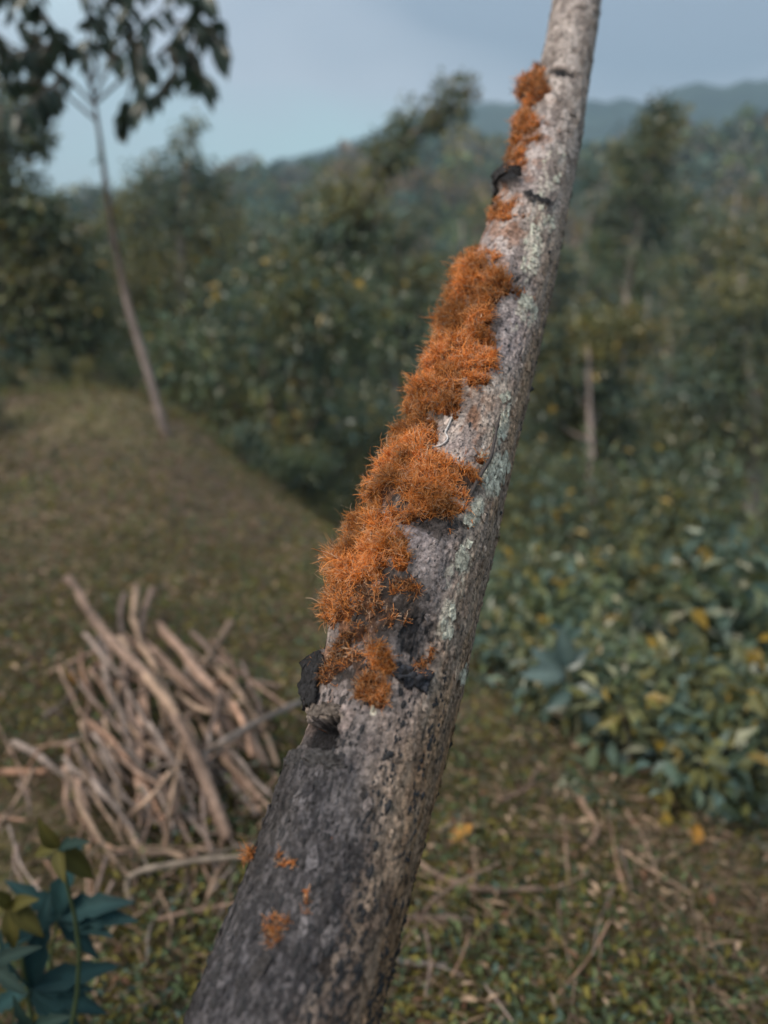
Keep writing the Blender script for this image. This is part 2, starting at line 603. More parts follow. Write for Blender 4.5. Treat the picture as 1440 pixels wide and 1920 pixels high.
placed_tree('leaning_tree', 'slender tree bending to the right with separate dark tufts against the sky', 'tree', (628, 1000), 10.0,
            [(618, 760, 0), (616, 620, 0), (640, 480, 0.1), (700, 340, 0.2), (770, 255, 0.2), (850, 195, 0.3)], 0.085, 0.02,
            [(845, 190, 42, .2), (872, 165, 24, .2), (815, 222, 26, .3), (765, 235, 40, .3), (735, 285, 42, .1), (715, 315, 34, .2),
             (660, 380, 60, 0), (640, 450, 70, .2), (600, 430, 45, -.2), (680, 440, 45, .3), (600, 520, 60, 0),
             (650, 560, 65, -.3), (580, 600, 55, .2), (660, 640, 60, 0), (560, 480, 35, .1), (640, 690, 45, .1)],
            7000, 0.10, [4, 3, 2, 4], 0.05)
placed_tree('layered_tree', 'dark upright tree with stacked foliage layers in front of the blue mountain', 'tree', (1165, 760), 17.0,
            [(1170, 620, 0), (1185, 480, 0), (1215, 330, 0), (1240, 190, 0)], 0.13, 0.03,
            [(1240, 195, 22, 0), (1225, 225, 34, 0), (1262, 222, 26, .2), (1235, 265, 42, 0), (1190, 295, 44, 0), (1225, 320, 44, .3),
             (1185, 345, 34, -.3), (1225, 380, 40, 0), (1160, 290, 22, .2), (1150, 400, 46, 0), (1105, 330, 26, .5), (1220, 440, 40, .4), (1140, 470, 50, 0), (1200, 520, 50, 0)],
            5200, 0.14, [5, 3, 2, 1], 0.03)
placed_tree('pale_trunk_tree', 'young tree with straight pale trunk and yellow tipped leaves beside the leaf shrubs', 'tree', (1112, 1040), 7.5,
            [(1108, 920, 0), (1106, 780, 0), (1102, 640, 0)], 0.055, 0.02,
            [(1105, 640, 70, .3), (1060, 700, 55, .1), (1140, 720, 60, .4), (1085, 800, 55, .5), (1020, 760, 50, .3), (1160, 830, 50, .6), (1180, 620, 55, .5), (1030, 640, 40, .2)],
            5000, 0.085, [3, 3, 4, 3], 0.12, bark=(0.26, 0.21, 0.19))
placed_tree('left_edge_tree', 'dense dark tree with feathery top rising behind the grassy mound', 'tree', (10, 800), 8.2,
            [(5, 600, 0), (-10, 350, 0), (0, 200, 0)], 0.14, 0.03,
            [(-20, 330, 80, 0), (25, 250, 60, 0), (70, 262, 30, .3), (0, 180, 60, .2), (30, 400, 80, 0), (-40, 450, 90, 0), (90, 430, 62, .3),
             (50, 520, 90, 0), (140, 500, 60, .3), (-30, 600, 90, 0), (90, 610, 90, .2), (170, 590, 55, .2), (40, 690, 80, 0), (-60, 240, 60, 0)],
            10000, 0.10, [6, 3, 2, 4], 0.06)
placed_tree('rounded_tree', 'bushy dark green tree behind the thin leaning trunk on the mound', 'tree', (350, 800), 13.0,
            [(345, 640, 0), (340, 450, 0), (350, 300, 0)], 0.14, 0.03,
            [(345, 260, 26, .2), (365, 230, 24, 0), (340, 310, 48, 0), (280, 330, 40, 0), (390, 350, 48, .3), (260, 400, 66, 0), (330, 400, 80, 0), (400, 430, 70, .3),
             (300, 500, 90, 0), (390, 540, 80, .2), (250, 540, 60, .2), (330, 620, 95, 0), (420, 640, 70, .4), (260, 660, 70, 0), (440, 520, 50, .2)],
            8500, 0.12, [5, 3, 3, 2], 0.04)
placed_tree('right_edge_tree', 'broad dark tree standing beyond the leaf shrubs', 'tree', (1420, 980), 11.0,
            [(1415, 820, 0), (1400, 660, 0), (1390, 520, 0)], 0.15, 0.04,
            [(1390, 560, 70, 0), (1330, 620, 70, 0), (1430, 640, 90, .2), (1370, 710, 90, 0), (1290, 720, 60, -.2), (1450, 790, 90, 0), (1340, 820, 80, 0), (1470, 520, 60, .3), (1270, 800, 50, .2)],
            8500, 0.10, [4, 3, 5, 2], 0.04)
placed_tree('grey_green_tree', 'soft grey green tree rising from the valley between the darker trees', 'tree', (480, 780), 18.0,
            [(482, 620, 0), (478, 470, 0), (485, 420, 0)], 0.12, 0.03,
            [(490, 430, 46, 0), (450, 470, 46, 0), (530, 480, 50, 0), (490, 530, 66, 0), (440, 570, 50, .3), (540, 570, 60, 0), (500, 640, 70, 0)],
            4600, 0.13, [2, 3, 5, 3], 0.08)
placed_tree('thin_twin_tree', 'tall thin tree with sparse crown in the open valley', 'tree', (745, 880), 14.0,
            [(742, 700, 0), (748, 560, 0), (744, 440, 0)], 0.08, 0.02,
            [(745, 440, 40, 0), (715, 500, 40, 0), (775, 520, 46, 0), (740, 580, 60, 0), (790, 620, 50, .2), (720, 660, 55, 0)],
            5000, 0.11, [4, 3, 3, 2], 0.07)

LAND = [(at(628, 1000, 10.0), 'the bending tree'), (at(1165, 760, 17.0), 'the layered tree'), (at(1112, 1040, 7.5), 'the young pale trunk tree'), (at(10, 800, 8.2), 'the feathery dark tree'),
        (at(350, 800, 13.0), 'the bushy dark green tree'), (at(1420, 980, 11.0), 'the broad dark tree'), (at(480, 780, 18.0), 'the grey green tree'), (at(745, 880, 14.0), 'the tall sparse tree')]


def near(x, y):
    d = [math.hypot(p[0] - x, p[1] - y) for p, _ in LAND]
    k = int(np.argmin(d))
    return ' near ' + LAND[k][1] if d[k] < 7 else ' far from the tall trees'


# --- prototype shrubs, then copies
def shrub_proto(k, h, spread, nleaf, ls, w, yellow):
    root = thing('leafy_shrub', 'leafy shrub', 'shrub', (0, 0, 0))
    cl = []
    for q in range(13):
        a = RNG.uniform(0, 6.28); rr = spread * RNG.uniform(0.1, 0.85)
        cl.append((np.array([rr * math.cos(a), rr * math.sin(a), h * RNG.uniform(0.3, 0.95) * (1 - 0.35 * rr / spread)]), h * RNG.uniform(0.16, 0.3)))
    for s in range(5):
        c0 = cl[s][0]
        V, F = tube(smooth_path([[0.03 * RNG.normal(), 0.03 * RNG.normal(), -0.08], c0 * [0.4, 0.4, 0.55], c0], 7), np.linspace(0.022, 0.005, 7) * h, 6)
        mk('stem', V, F, M_STEM, root, col=np.array([0.14, 0.11, 0.09]))
    V, F, C = foliage_cloud([c for c, _ in cl], [r for _, r in cl], [int(nleaf / 13)] * 13, ls, GREENS, w, yellow)
    o = mk('foliage', V, F, M_LEAF, root, col=C, smooth=False)
    o['kind'] = 'stuff'
    return root


protos = [shrub_proto(0, 1.0, 0.62, 2600, 0.085, [5, 3, 4, 1], 0.05),
          shrub_proto(1, 1.0, 0.70, 2600, 0.075, [3, 3, 2, 4], 0.10),
          shrub_proto(2, 1.0, 0.55, 2300, 0.09, [4, 4, 4, 2], 0.04)]
protos += [shrub_proto(3, 1.0, 0.66, 3600, 0.044, [4, 4, 2, 3], 0.08), shrub_proto(4, 1.0, 0.70, 4200, 0.042, [3, 3, 2, 5], 0.16),
           shrub_proto(5, 1.0, 0.60, 3600, 0.046, [3, 4, 5, 2], 0.05)]
protos.append(shrub_proto(6, 1.0, 0.85, 620, 0.16, [3, 4, 6, 3], 0.06))  # extra blue green in the leaf colours stands in for sky glints
used = [False] * 7


def put_shrub(k, x, y, s, label, group=None, rot=None, sz=1.0):
    o = protos[k] if not used[k] else copy_tree(protos[k])
    used[k] = True
    o.location = (x, y, float(gz(x, y)) - 0.03)
    o.rotation_euler = (0, 0, RNG.uniform(0, 6.28) if rot is None else rot)
    o.scale = (s, s, s * sz)
    o['label'] = label
    if group: o['group'] = group
    elif 'group' in o: del o['group']
    return o


def shrub_px(k, u, v, depth, top_v, label, group=None, wide=1.0):
    """stands at depth along (u, v); its top reaches about top_v"""
    p = at(u, v, depth)
    g = float(gz(p[0], p[1]))
    top = at(u, top_v, depth)[2]
    h = max(0.35, (top - g) * 0.95)
    o = put_shrub(k, p[0], p[1], h * wide, label, group)
    o.scale = (h * wide, h * wide, h)
    return o


shrub_px(0, 480, 900, 5.2, 770, 'dark broad leaved shrub just below the edge of the grassy mound', wide=0.9)
shrub_px(2, 580, 930, 5.6, 800, 'blue green shrub behind the pale lower trunk of the bending tree', wide=0.8)
shrub_px(1, 420, 830, 7.4, 720, 'yellow tipped shrub beside the foot of the thin leaning tree', wide=1.0)
shrub_px(2, 1010, 1200, 2.9, 985, 'blue green shrub touching the bare trunk side of the shrub bank', wide=0.95)
shrub_px(1, 1180, 1180, 3.3, 1000, 'yellow flecked shrub in the middle of the shrub bank', wide=1.1)
shrub_px(0, 1330, 1200, 3.1, 960, 'large dark shrub with broad leaves under the broad dark tree', wide=1.0)
shrub_px(2, 1250, 1330, 2.3, 1180, 'low blue green shrub spilling over the grass slope', wide=1.2)
shrub_px(2, 1085, 1330, 2.25, 1200, 'low blue green shrub wrapped round the stem of the large leaf plant', wide=1.1)
shrub_px(1, 1400, 1400, 2.2, 1250, 'low yellow flecked shrub at the grass end of the shrub bank', wide=1.2)
shrub_px(0, 940, 1150, 3.6, 1010, 'dark shrub half hidden behind the bare trunk', wide=1.0)
shrub_px(6, 1000, 1300, 2.45, 1150, 'loose broad leaved shrub nearest the bare trunk in the shrub bank', wide=1.0)
shrub_px(6, 1200, 1390, 2.0, 1230, 'loose broad leaved shrub reaching furthest down the grass slope', wide=1.1)
shrub_px(6, 1390, 1330, 2.3, 1120, 'tall loose broad leaved shrub beside the low yellow flecked shrub', wide=1.0)
shrub_px(0, 20, 800, 6.0, 640, 'dark shrub at the foot of the dense feathery tree', wide=0.9)
shrub_px(1, 120, 760, 6.9, 640, 'yellow green shrub crowning the grassy mound', wide=0.9)
shrub_px(2, -30, 900, 4.4, 760, 'blue green shrub on the left bank of the mound', wide=0.9)
spots = []
for tries in range(4000):
    u = RNG.uniform(-250, 1700); d = RNG.uniform(6.5, 34)
    p = at(u, 900, d); x, y = p[0], p[1]
    s = 0.87 * (x + 0.16) + 0.5 * (y - 2.9)
    if s < 1.2 and y < 9: continue
    if s < -6: continue
    if any((x - a) ** 2 + (y - b) ** 2 < (0.9 + 0.055 * d) ** 2 for a, b in spots): continue
    spots.append((x, y))
    if len(spots) >= 95: break
for q, (x, y) in enumerate(spots):
    k = q % 3
    d = math.hypot(x, y)
    put_shrub(k + 3, x, y, RNG.uniform(1.1, 1.9) * (1 + 0.02 * d),
              ['dark green shrub growing on the valley floor', 'yellow tipped shrub growing on the valley floor',
               'blue green shrub growing on the valley floor'][k] + near(x, y),
              ['dark shrubs on the valley floor', 'yellow tipped shrubs on the valley floor', 'blue green shrubs on the valley floor'][k],
              sz=RNG.uniform(0.9, 1.4))

# --- slender pale-trunked trees across the valley
def slender_proto(seed):
    root = thing('slender_tree', 'slender tree', 'tree', (0, 0, 0))
    cl = []
    for q in range(17):
        h = RNG.uniform(0.36, 1.0)
        a = RNG.uniform(0, 6.28); rr = 0.17 * (1.15 - h) + 0.03
        cl.append((np.array([rr * math.cos(a), rr * math.sin(a), h]) * 5.0, 5.0 * RNG.uniform(0.035, 0.085)))
    return tree_parts(root, [[0, 0, -0.3], [0.1, 0, 1.6], [-0.05, 0.05, 3.2], [0.08, 0, 4.8]], 0.07, 0.018, cl, 2600, 0.13, GREENS, [3, 3, 3, 3], 0.10, bark=(0.27, 0.23, 0.21))


sl_p = [slender_proto(0), slender_proto(1), slender_proto(2)]
for q, (u, d, tv_) in enumerate(((430, 22, 430), (520, 26, 410), (600, 30, 380), (690, 24, 480), (860, 28, 400), (900, 20, 500), (1010, 24, 440), (1080, 32, 370), (1300, 26, 380), (1370, 20, 450),
                                 (1440, 28, 360), (230, 20, 400), (150, 16, 440), (1250, 15, 580), (800, 18, 570), (480, 16, 570), (985, 14, 640), (1200, 38, 340), (650, 40, 370), (1340, 40, 350), (760, 36, 400), (560, 12, 700))):
    o = sl_p[q] if q < 3 else copy_tree(sl_p[q % 3])
    p = at(u, 700, d); g = float(gz(p[0], p[1]))
    h = max(1.5, at(u, tv_, d)[2] - g) / 5.0
    o.location = (p[0], p[1], g); o.rotation_euler = (0, 0, RNG.uniform(0, 6.28)); o.scale = (max(h, 0.55), max(h, 0.55), h)
    tag(o, 'slender tree with thin pale trunk among valley shrubs' + near(p[0], p[1]), 'tree', 'slender trees across the valley')

# --- shaped leaves (each a part of its own)
def leaf_mesh(name, L, W, col, lobes=0, curl=0.25, mat=None):
    n = 11
    t = np.linspace(0, 1, n)
    w = W * np.sin(np.pi * np.clip(t, 0.0, 1) ** 0.75) ** 0.9 * 0.5
    if lobes:
        w = w * (0.72 + 0.38 * np.abs(np.sin(np.pi * t * lobes)))
    w[0] = W * 0.03; w[-1] = 0.0005
    z = -curl * L * t ** 2
    rows = []
    for s in (-1, -0.5, 0, 0.5, 1):
        rows.append(np.stack([s * w, t * L, z + np.abs(s) * w * 0.35 + 0.01 * L * np.sin(9 * t + 2 * s) * abs(s)], -1))
    V = np.stack(rows, 1).reshape(-1, 3)
    i = np.arange(n - 1)[:, None] * 5; j = np.arange(4)[None]
    F = np.stack([i + j, i + j + 1, i + 5 + j + 1, i + 5 + j], -1).reshape(-1, 4)
    c = np.repeat(np.asarray(col)[None], len(V), 0) * (0.8 + 0.4 * fbm(V * 30, 2, 5)[:, None])
    c[2::5] = np.asarray(col) * 1.5                                   # pale midrib
    me_o = mk(name, V, F, mat or M_LEAF, col=c)
    me = me_o.data
    bpy.data.objects.remove(me_o)
    return me


def orient(D, N):
    from mathutils import Matrix, Vector
    D = Vector(D).normalized(); N = Vector(N)
    X = D.cross(N).normalized(); Z = X.cross(D)
    return Matrix((X, D, Z)).transposed().to_euler()


def put_leaf(me, parent, P, D, N, s=1.0, name='leaf', org=None):
    o = bpy.data.objects.new(name, me)
    COL.objects.link(o)
    o.parent = parent
    o.location = np.asarray(P) - np.array(parent.location if org is None else org)
    o.rotation_euler = orient(D, N)
    o.scale = (s, s, s)
    return o


# --- thin leaning tree on the mound with drooping leaves
b = ground_hit(322, 828)
TD = float((b - EYE) @ FWD)
th_root = thing('thin_tree', 'thin leaning tree with pale lower trunk and large drooping leaves, growing on the mound', 'tree', b)
TREE_PATH = [(322, 835), (275, 690), (238, 565), (208, 410), (188, 265), (176, 185)]
tp_ = [at(u, v, TD) for u, v in TREE_PATH]
tp_[0][2] -= 0.08
P = smooth_path(tp_, 26)
V, F = tube(P, np.linspace(0.026, 0.009, 26), 10, rough=0.18)
hcol = sstep(V[:, 2:3], b[2] + 0.5, b[2] + 1.1)
bc = lerp(np.array([0.19, 0.15, 0.135]), np.array([0.06, 0.045, 0.038]), hcol) * (0.55 + 0.9 * fbm(V * [14, 14, 9], 3, 8)[:, None])
mk('trunk', V, F, M_STEM, th_root, col=bc, origin=b)
leafs = [leaf_mesh('leaf_blade', 0.155, 0.075, np.array([0.020, 0.036, 0.022]) * f, curl=c_) for f, c_ in ((1, .3), (0.85, .15), (1.2, .45))]
BR = [[(176, 185), (150, 110), (100, 50), (60, -20)], [(178, 200), (120, 140), (60, 110), (-10, 60)], [(180, 225), (110, 170), (40, 150), (-40, 150)],
      [(174, 180), (165, 90), (170, 10), (165, -60)], [(176, 185), (215, 110), (270, 50), (330, -10)], [(178, 195), (240, 140), (310, 95), (370, 60), (405, 40)],
      [(200, 120), (235, 40), (250, -40)], [(300, 100), (340, 60), (380, -10)], [(315, 95), (330, 130), (300, 170), (262, 190)], [(150, 110), (80, 80), (20, 20)],
      [(120, 140), (95, 175), (80, 195)], [(330, 40), (390, 55), (415, 90)], [(100, 50), (40, -10), (-30, -30)], [(255, 130), (235, 200), (228, 228)],
      [(150, 110), (60, 90), (-10, 130)], [(120, 140), (70, 180), (25, 215)], [(178, 150), (190, 40), (215, -30)], [(100, 50), (85, 100), (60, 150)], [(270, 50), (258, 95), (262, 140)], [(370, 60), (360, 110), (385, 150)], [(60, 110), (10, 90), (-50, 60)]]
for q, br in enumerate(BR):
    dd = RNG.uniform(-0.45, 0.45)
    n = len(br)
    ctrl = [at(u, v, TD + dd * (k / (n - 1))) for k, (u, v) in enumerate(br)]
    pth = smooth_path(ctrl, 14)
    V, F = tube(pth, np.linspace(0.010, 0.003, 14), 6)
    bro = mk('branch', V, F, M_STEM, th_root, col=np.array([0.07, 0.055, 0.045]), origin=b)
    for k in range(4, 14):
        for s in (-1, 1):
            if RNG.random() < 0.18: continue
            tdir = nrm(pth[min(k + 1, 13)] - pth[k - 1])
            side = nrm(np.cross(tdir, [0, 1, 0.2])) * s
            D = nrm(tdir * 0.35 + side * 0.5 + rand_dirs(1)[0] * 0.35 + np.array([0, 0, -1.0]))
            put_leaf(leafs[int(RNG.integers(3))], bro, pth[k], D, nrm(rand_dirs(1)[0] + np.array([0, -0.9, 0.5])), RNG.uniform(0.45, 0.95), org=b)
    put_leaf(leafs[0], bro, pth[-1], nrm(pth[-1] - pth[-3] + [0, 0, -0.1]), np.array([0, -1, 0.4]), 1.0, org=b)
for (u, v) in ((188, 290), (192, 300), (186, 282)):
    put_leaf(leafs[1], th_root, at(u, v, TD), nrm(np.array([-0.4 + RNG.normal(0, .5), -0.3, -0.2])), np.array([0, -0.5, 1]), 0.45)

# --- big pale leaves on a shrub by the shrub bank
b = ground_hit(1080, 1420)
bl_root = thing('large_leaf_plant', 'upright plant with large pale blue green leaves at the shrub bank foot', 'plant', b)
big = [leaf_mesh('leaf_blade', 0.13, 0.06, np.array([0.10, 0.145, 0.135]), curl=0.2), leaf_mesh('leaf_blade', 0.10, 0.045, np.array([0.05, 0.085, 0.075]), curl=0.3)]
dpt = float((b - EYE) @ FWD)
V, F = tube(smooth_path([b - [0, 0, 0.05], at(1085, 1330, dpt), at(1060, 1250, dpt), at(1055, 1180, dpt)], 9), np.linspace(0.009, 0.004, 9), 7)
mk('stem', V, F, M_STEM, bl_root, col=np.array([0.10, 0.10, 0.06]), origin=b)
for (u, v, du, dv, s, k) in ((1060, 1270, -60, -60, 1.0, 0), (1055, 1265, -110, -5, .9, 0), (1062, 1250, -10, -75, .9, 0), (1062, 1255, 60, -60, .8, 1), (1075, 1290, 90, 20, .9, 1),
                             (1180, 1410, -40, 80, .85, 0), (1070, 1300, -80, 50, .8, 1), (1120, 1400, -30, 70, .7, 1), (1060, 1200, 50, -40, .7, 1), (1056, 1185, -40, -40, .7, 1),
                             (1090, 1340, 80, 40, .8, 1), (1180, 1400, 60, 10, .7, 1), (1240, 1380, 20, 60, .7, 1)):
    p0 = at(u, v, dpt - RNG.uniform(0, .06)); p1 = at(u + du, v + dv, dpt - RNG.uniform(0.02, 0.14))
    put_leaf(big[k], bl_root, p0, p1 - p0, np.array([RNG.normal(0, .25), -0.75, 0.75]), s)
V, F = join([tube(smooth_path([at(1085, 1330, dpt), at(1140, 1370, dpt - .02), at(1182, 1400, dpt - .04), at(1245, 1378, dpt - .04)], 8), np.linspace(.006, .003, 8), 6)])
mk('branch', V, F, M_STEM, bl_root, col=np.array([0.10, 0.10, 0.06]), origin=b)

# --- dark lobed plant close by in the lower left; leaf colours darkened for lens vignetting
PD = 0.98
b = at(60, 1990, PD); b = np.array([b[0], b[1], float(gz(b[0], b[1])) - 0.02])
dk_root = thing('lobed_leaf_plant', 'dark blue green plant with large lobed leaves low beside the bare trunk', 'plant', b)
dk = [leaf_mesh('leaf_blade', 0.10, 0.030, np.array([0.012, 0.036, 0.038]), 6, 0.25, M_WEED), leaf_mesh('leaf_blade', 0.08, 0.035, np.array([0.050, 0.045, 0.010]), 0, 0.3, M_WEED),
      leaf_mesh('leaf_blade', 0.09, 0.028, np.array([0.010, 0.024, 0.020]), 4, 0.3, M_WEED)]
tips = [(110, 1715), (60, 1850), (20, 1700), (110, 1590), (-20, 1810), (60, 1930)]
for q, (u, v) in enumerate(tips):
    top = at(u, v, PD - 0.03 * q + 0.06)
    V, F = tube(smooth_path([b, lerp(b, top, 0.5) + [0.045 * RNG.normal(), 0.02, 0.03], top], 8), np.linspace(0.004, 0.0018, 8), 6)
    mk('stem', V, F, M_STEM, dk_root, col=np.array([0.05, 0.07, 0.03]), origin=b)
    fans = [(170, 0), (150, -45), (120, 40), (-60, 30), (10, -90), (-70, -50), (60, 70)] if q in (0, 1) else [(80, -40), (-60, -60), (60, 50), (-80, 10), (0, 80)]
    for (du, dv) in fans:
        k = 0 if q in (0, 1) else (1 if q in (2, 3) and RNG.random() < 0.75 else 2)
        p1 = at(u + du, v + dv, PD - 0.03 * q + 0.06 - RNG.uniform(-0.02, 0.07))
        put_leaf(dk[k], dk_root, top, p1 - top, np.array([RNG.normal(0, .2), -0.55, 0.9]), RNG.uniform(0.75, 1.15) * (1.0 if q in (0, 1) else 0.65))

# ------------------------------------------------------------------ ground cover (uncountable)
def scatter(n, rmin, rmax, a0=-1.0, a1=1.0):
    r = rmin * (rmax / rmin) ** RNG.random(n)
    a = RNG.uniform(a0, a1, n)
    return r * np.sin(a), r * np.cos(a)


def weed_patch(name, label, n, rmin, rmax, size, cols, w, thr, seed, upright=0.6, asp=0.5, lift=0.05, cat='weeds', side_thr=0.0, mound_thr=0.0):
    n = int(n * 1.3)
    x, y = scatter(n, rmin, rmax)
    s = 0.87 * (x + 0.16) + 0.5 * (y - 2.9)
    den = fbm(np.stack([x, y, 0 * x], -1) * 1.5, 3, seed)
    side = sstep(x, 0.05, 0.28) * (1 - sstep(y, 2.6, 3.6))
    mound = (1 - sstep(x, -0.5, 0.1)) * sstep(y, 1.9, 2.8)
    k = (den > thr + side_thr * side + mound_thr * mound + RNG.normal(0, 0.06, n)) | (RNG.random(n) < 0.2)
    k &= s < 14
    x, y = x[k], y[k]
    m = len(x)
    r = np.hypot(x, y)
    z = gz(x, y) + np.abs(RNG.normal(0, lift, m))
    P = np.stack([x, y, z], -1)
    az = RNG.uniform(0, 6.28, m)
    D = nrm(np.stack([np.cos(az), np.sin(az), upright * RNG.normal(0.4, 0.7, m)], -1))
    N = nrm(rand_dirs(m) * 0.5 + [0, 0, 1.0])
    L = size * RNG.uniform(0.5, 1.5, m) * (0.8 + 0.12 * r)
    V, F = leaf_cards(P, D, N, L, L * asp)
    c = pick(m, cols, w) * (0.7 + 0.7 * den[k][:, None])
    return tag(mk(name, V, F, M_WEED, col=np.repeat(c, 4, 0), smooth=False), label, cat, kind='stuff')


TAN = np.array([0.29, 0.21, 0.15]); RUST = np.array([0.13, 0.068, 0.042]); SOILD = np.array([0.05, 0.035, 0.025])
weed_patch('low_weeds', 'low green weeds and clover covering the mound and slope', 120000, 0.45, 11, 0.018, [MIDG * 0.8, OLIVE * 0.75, BLUEG * 0.7, DARKG * 0.8, MIDG * 0.95], [4, 5, 1.5, 3, 2], 0.44, 101, 0.9, 0.42, 0.035, side_thr=-0.10, mound_thr=0.01)
weed_patch('leaf_litter', 'brown dead leaves and litter strewn over the slope', 50000, 0.45, 11, 0.020, [TAN * 1.1, RUST, SOILD, BROWN], [4, 2, 2, 3], 0.40, 103, 0.3, 0.35, 0.03, 'leaf litter', 0.13, -0.10)
weed_patch('dry_grass', 'thin straw coloured grass blades lying over the mound and slope', 80000, 0.45, 11, 0.050, [TAN * 1.1, TAN * 0.8, OLIVE * 0.8, BROWN], [2, 3, 2, 3], 0.42, 107, 0.45, 0.045, 0.03, 'dry grass', 0.0, -0.04)
weed_patch('green_grass', 'fine green grass blades growing through the weeds', 70000, 0.45, 9, 0.055, [MIDG, OLIVE, MIDG * 1.4], [3, 3, 1], 0.44, 109, 1.6, 0.05, 0.01, 'grass', -0.08, 0.03)

# yellow fallen leaves that show on their own
yl = leaf_mesh('leaf_blade', 0.07, 0.045, np.array([0.36, 0.17, 0.02]), 0, 0.1)
for (u, v, lab) in ((278, 1085, 'yellow dead leaf lying above the stick pile'), (148, 1282, 'yellow dead leaf lying left of the stick pile beside thin twigs'),
                    (845, 1580, 'yellow dead leaf on the slope close beside the bare trunk'), (1300, 1582, 'orange yellow leaf on the grassy slope below the shrub bank')):
    p = ground_hit(u, v, 0.035)
    o = bpy.data.objects.new('fallen_leaf', yl); COL.objects.link(o)
    o.location = p; o.rotation_euler = (RNG.uniform(0.2, .6), RNG.normal(0, .3), RNG.uniform(0, 6.28)); o.scale = (0.8,) * 3
    tag(o, lab, 'leaf', 'yellow fallen leaves')

# ------------------------------------------------------------------ stick pile
def stick(pts, width_px, label, lift, group=None, col=(0.235, 0.17, 0.14), name='cut_stick'):
    W = []
    n = len(pts)
    for k, (u, v) in enumerate(pts):
        l = lift[k] if isinstance(lift, (list, tuple)) else lift
        W.append(ground_hit(u, v, l + 0.03))
    W = np.array(W)
    P = smooth_path(W, 16)
    P = P + (fbm(P * 7 + RNG.uniform(0, 50), 2, 7)[:, None] - 0.5) * (0.03 if width_px > 10 else 0.012) * np.array([1, .3, .5])
    d = np.linalg.norm(P - EYE, axis=1).mean()
    r = width_px * 0.5 * d / FPX * (0.68 if width_px > 10 else 0.9)
    V, F = tube(P, np.linspace(r, r * 0.7, 16) * (1 + 0.1 * RNG.normal(size=16)), 9, rough=0.18, seed=int(RNG.integers(99)))
    org = P[0].copy()
    f = 0.55 + 0.9 * fbm(V * 9, 3, int(RNG.integers(99)))[:, None]
    tone = np.array([[1.0, 0.92, 0.85], [0.9, 0.98, 1.04], [1.1, 1.05, 0.92], [0.78, 0.78, 0.8], [1.1, 0.92, 0.78]])[int(RNG.integers(5))]
    c = np.array(col) * f * tone * RNG.uniform(0.75, 1.25)
    c = lerp(c, c * 0.55, sstep(fbm(V * 16 + 3, 3, int(RNG.integers(99))), 0.5, 0.62)[:, None])
    o = mk(name, V, F, M_STICK, col=c, origin=org)
    if width_px >= 13:
        for _ in range(int(RNG.integers(1, 3))):
            k = int(RNG.integers(5, 14))
            tdir = nrm(P[k] - P[k - 2])
            sd = nrm(tdir * 0.8 + rand_dirs(1)[0] * 0.55 + np.array([0, 0, 0.25]))
            ln = RNG.uniform(0.05, 0.2)
            tw_ = smooth_path([P[k], P[k] + sd * ln * 0.5 + rand_dirs(1)[0] * 0.01, P[k] + sd * ln + np.array([0, 0, -0.02])], 6)
            V2, F2 = tube(tw_, np.linspace(r * 0.45, r * 0.2, 6), 6)
            ch = mk('side_twig', V2, F2, M_STICK, col=c.mean(0) * 0.8, origin=org)
            ch.parent = o; ch.location = (0, 0, 0)
    return tag(o, label, 'stick', group)


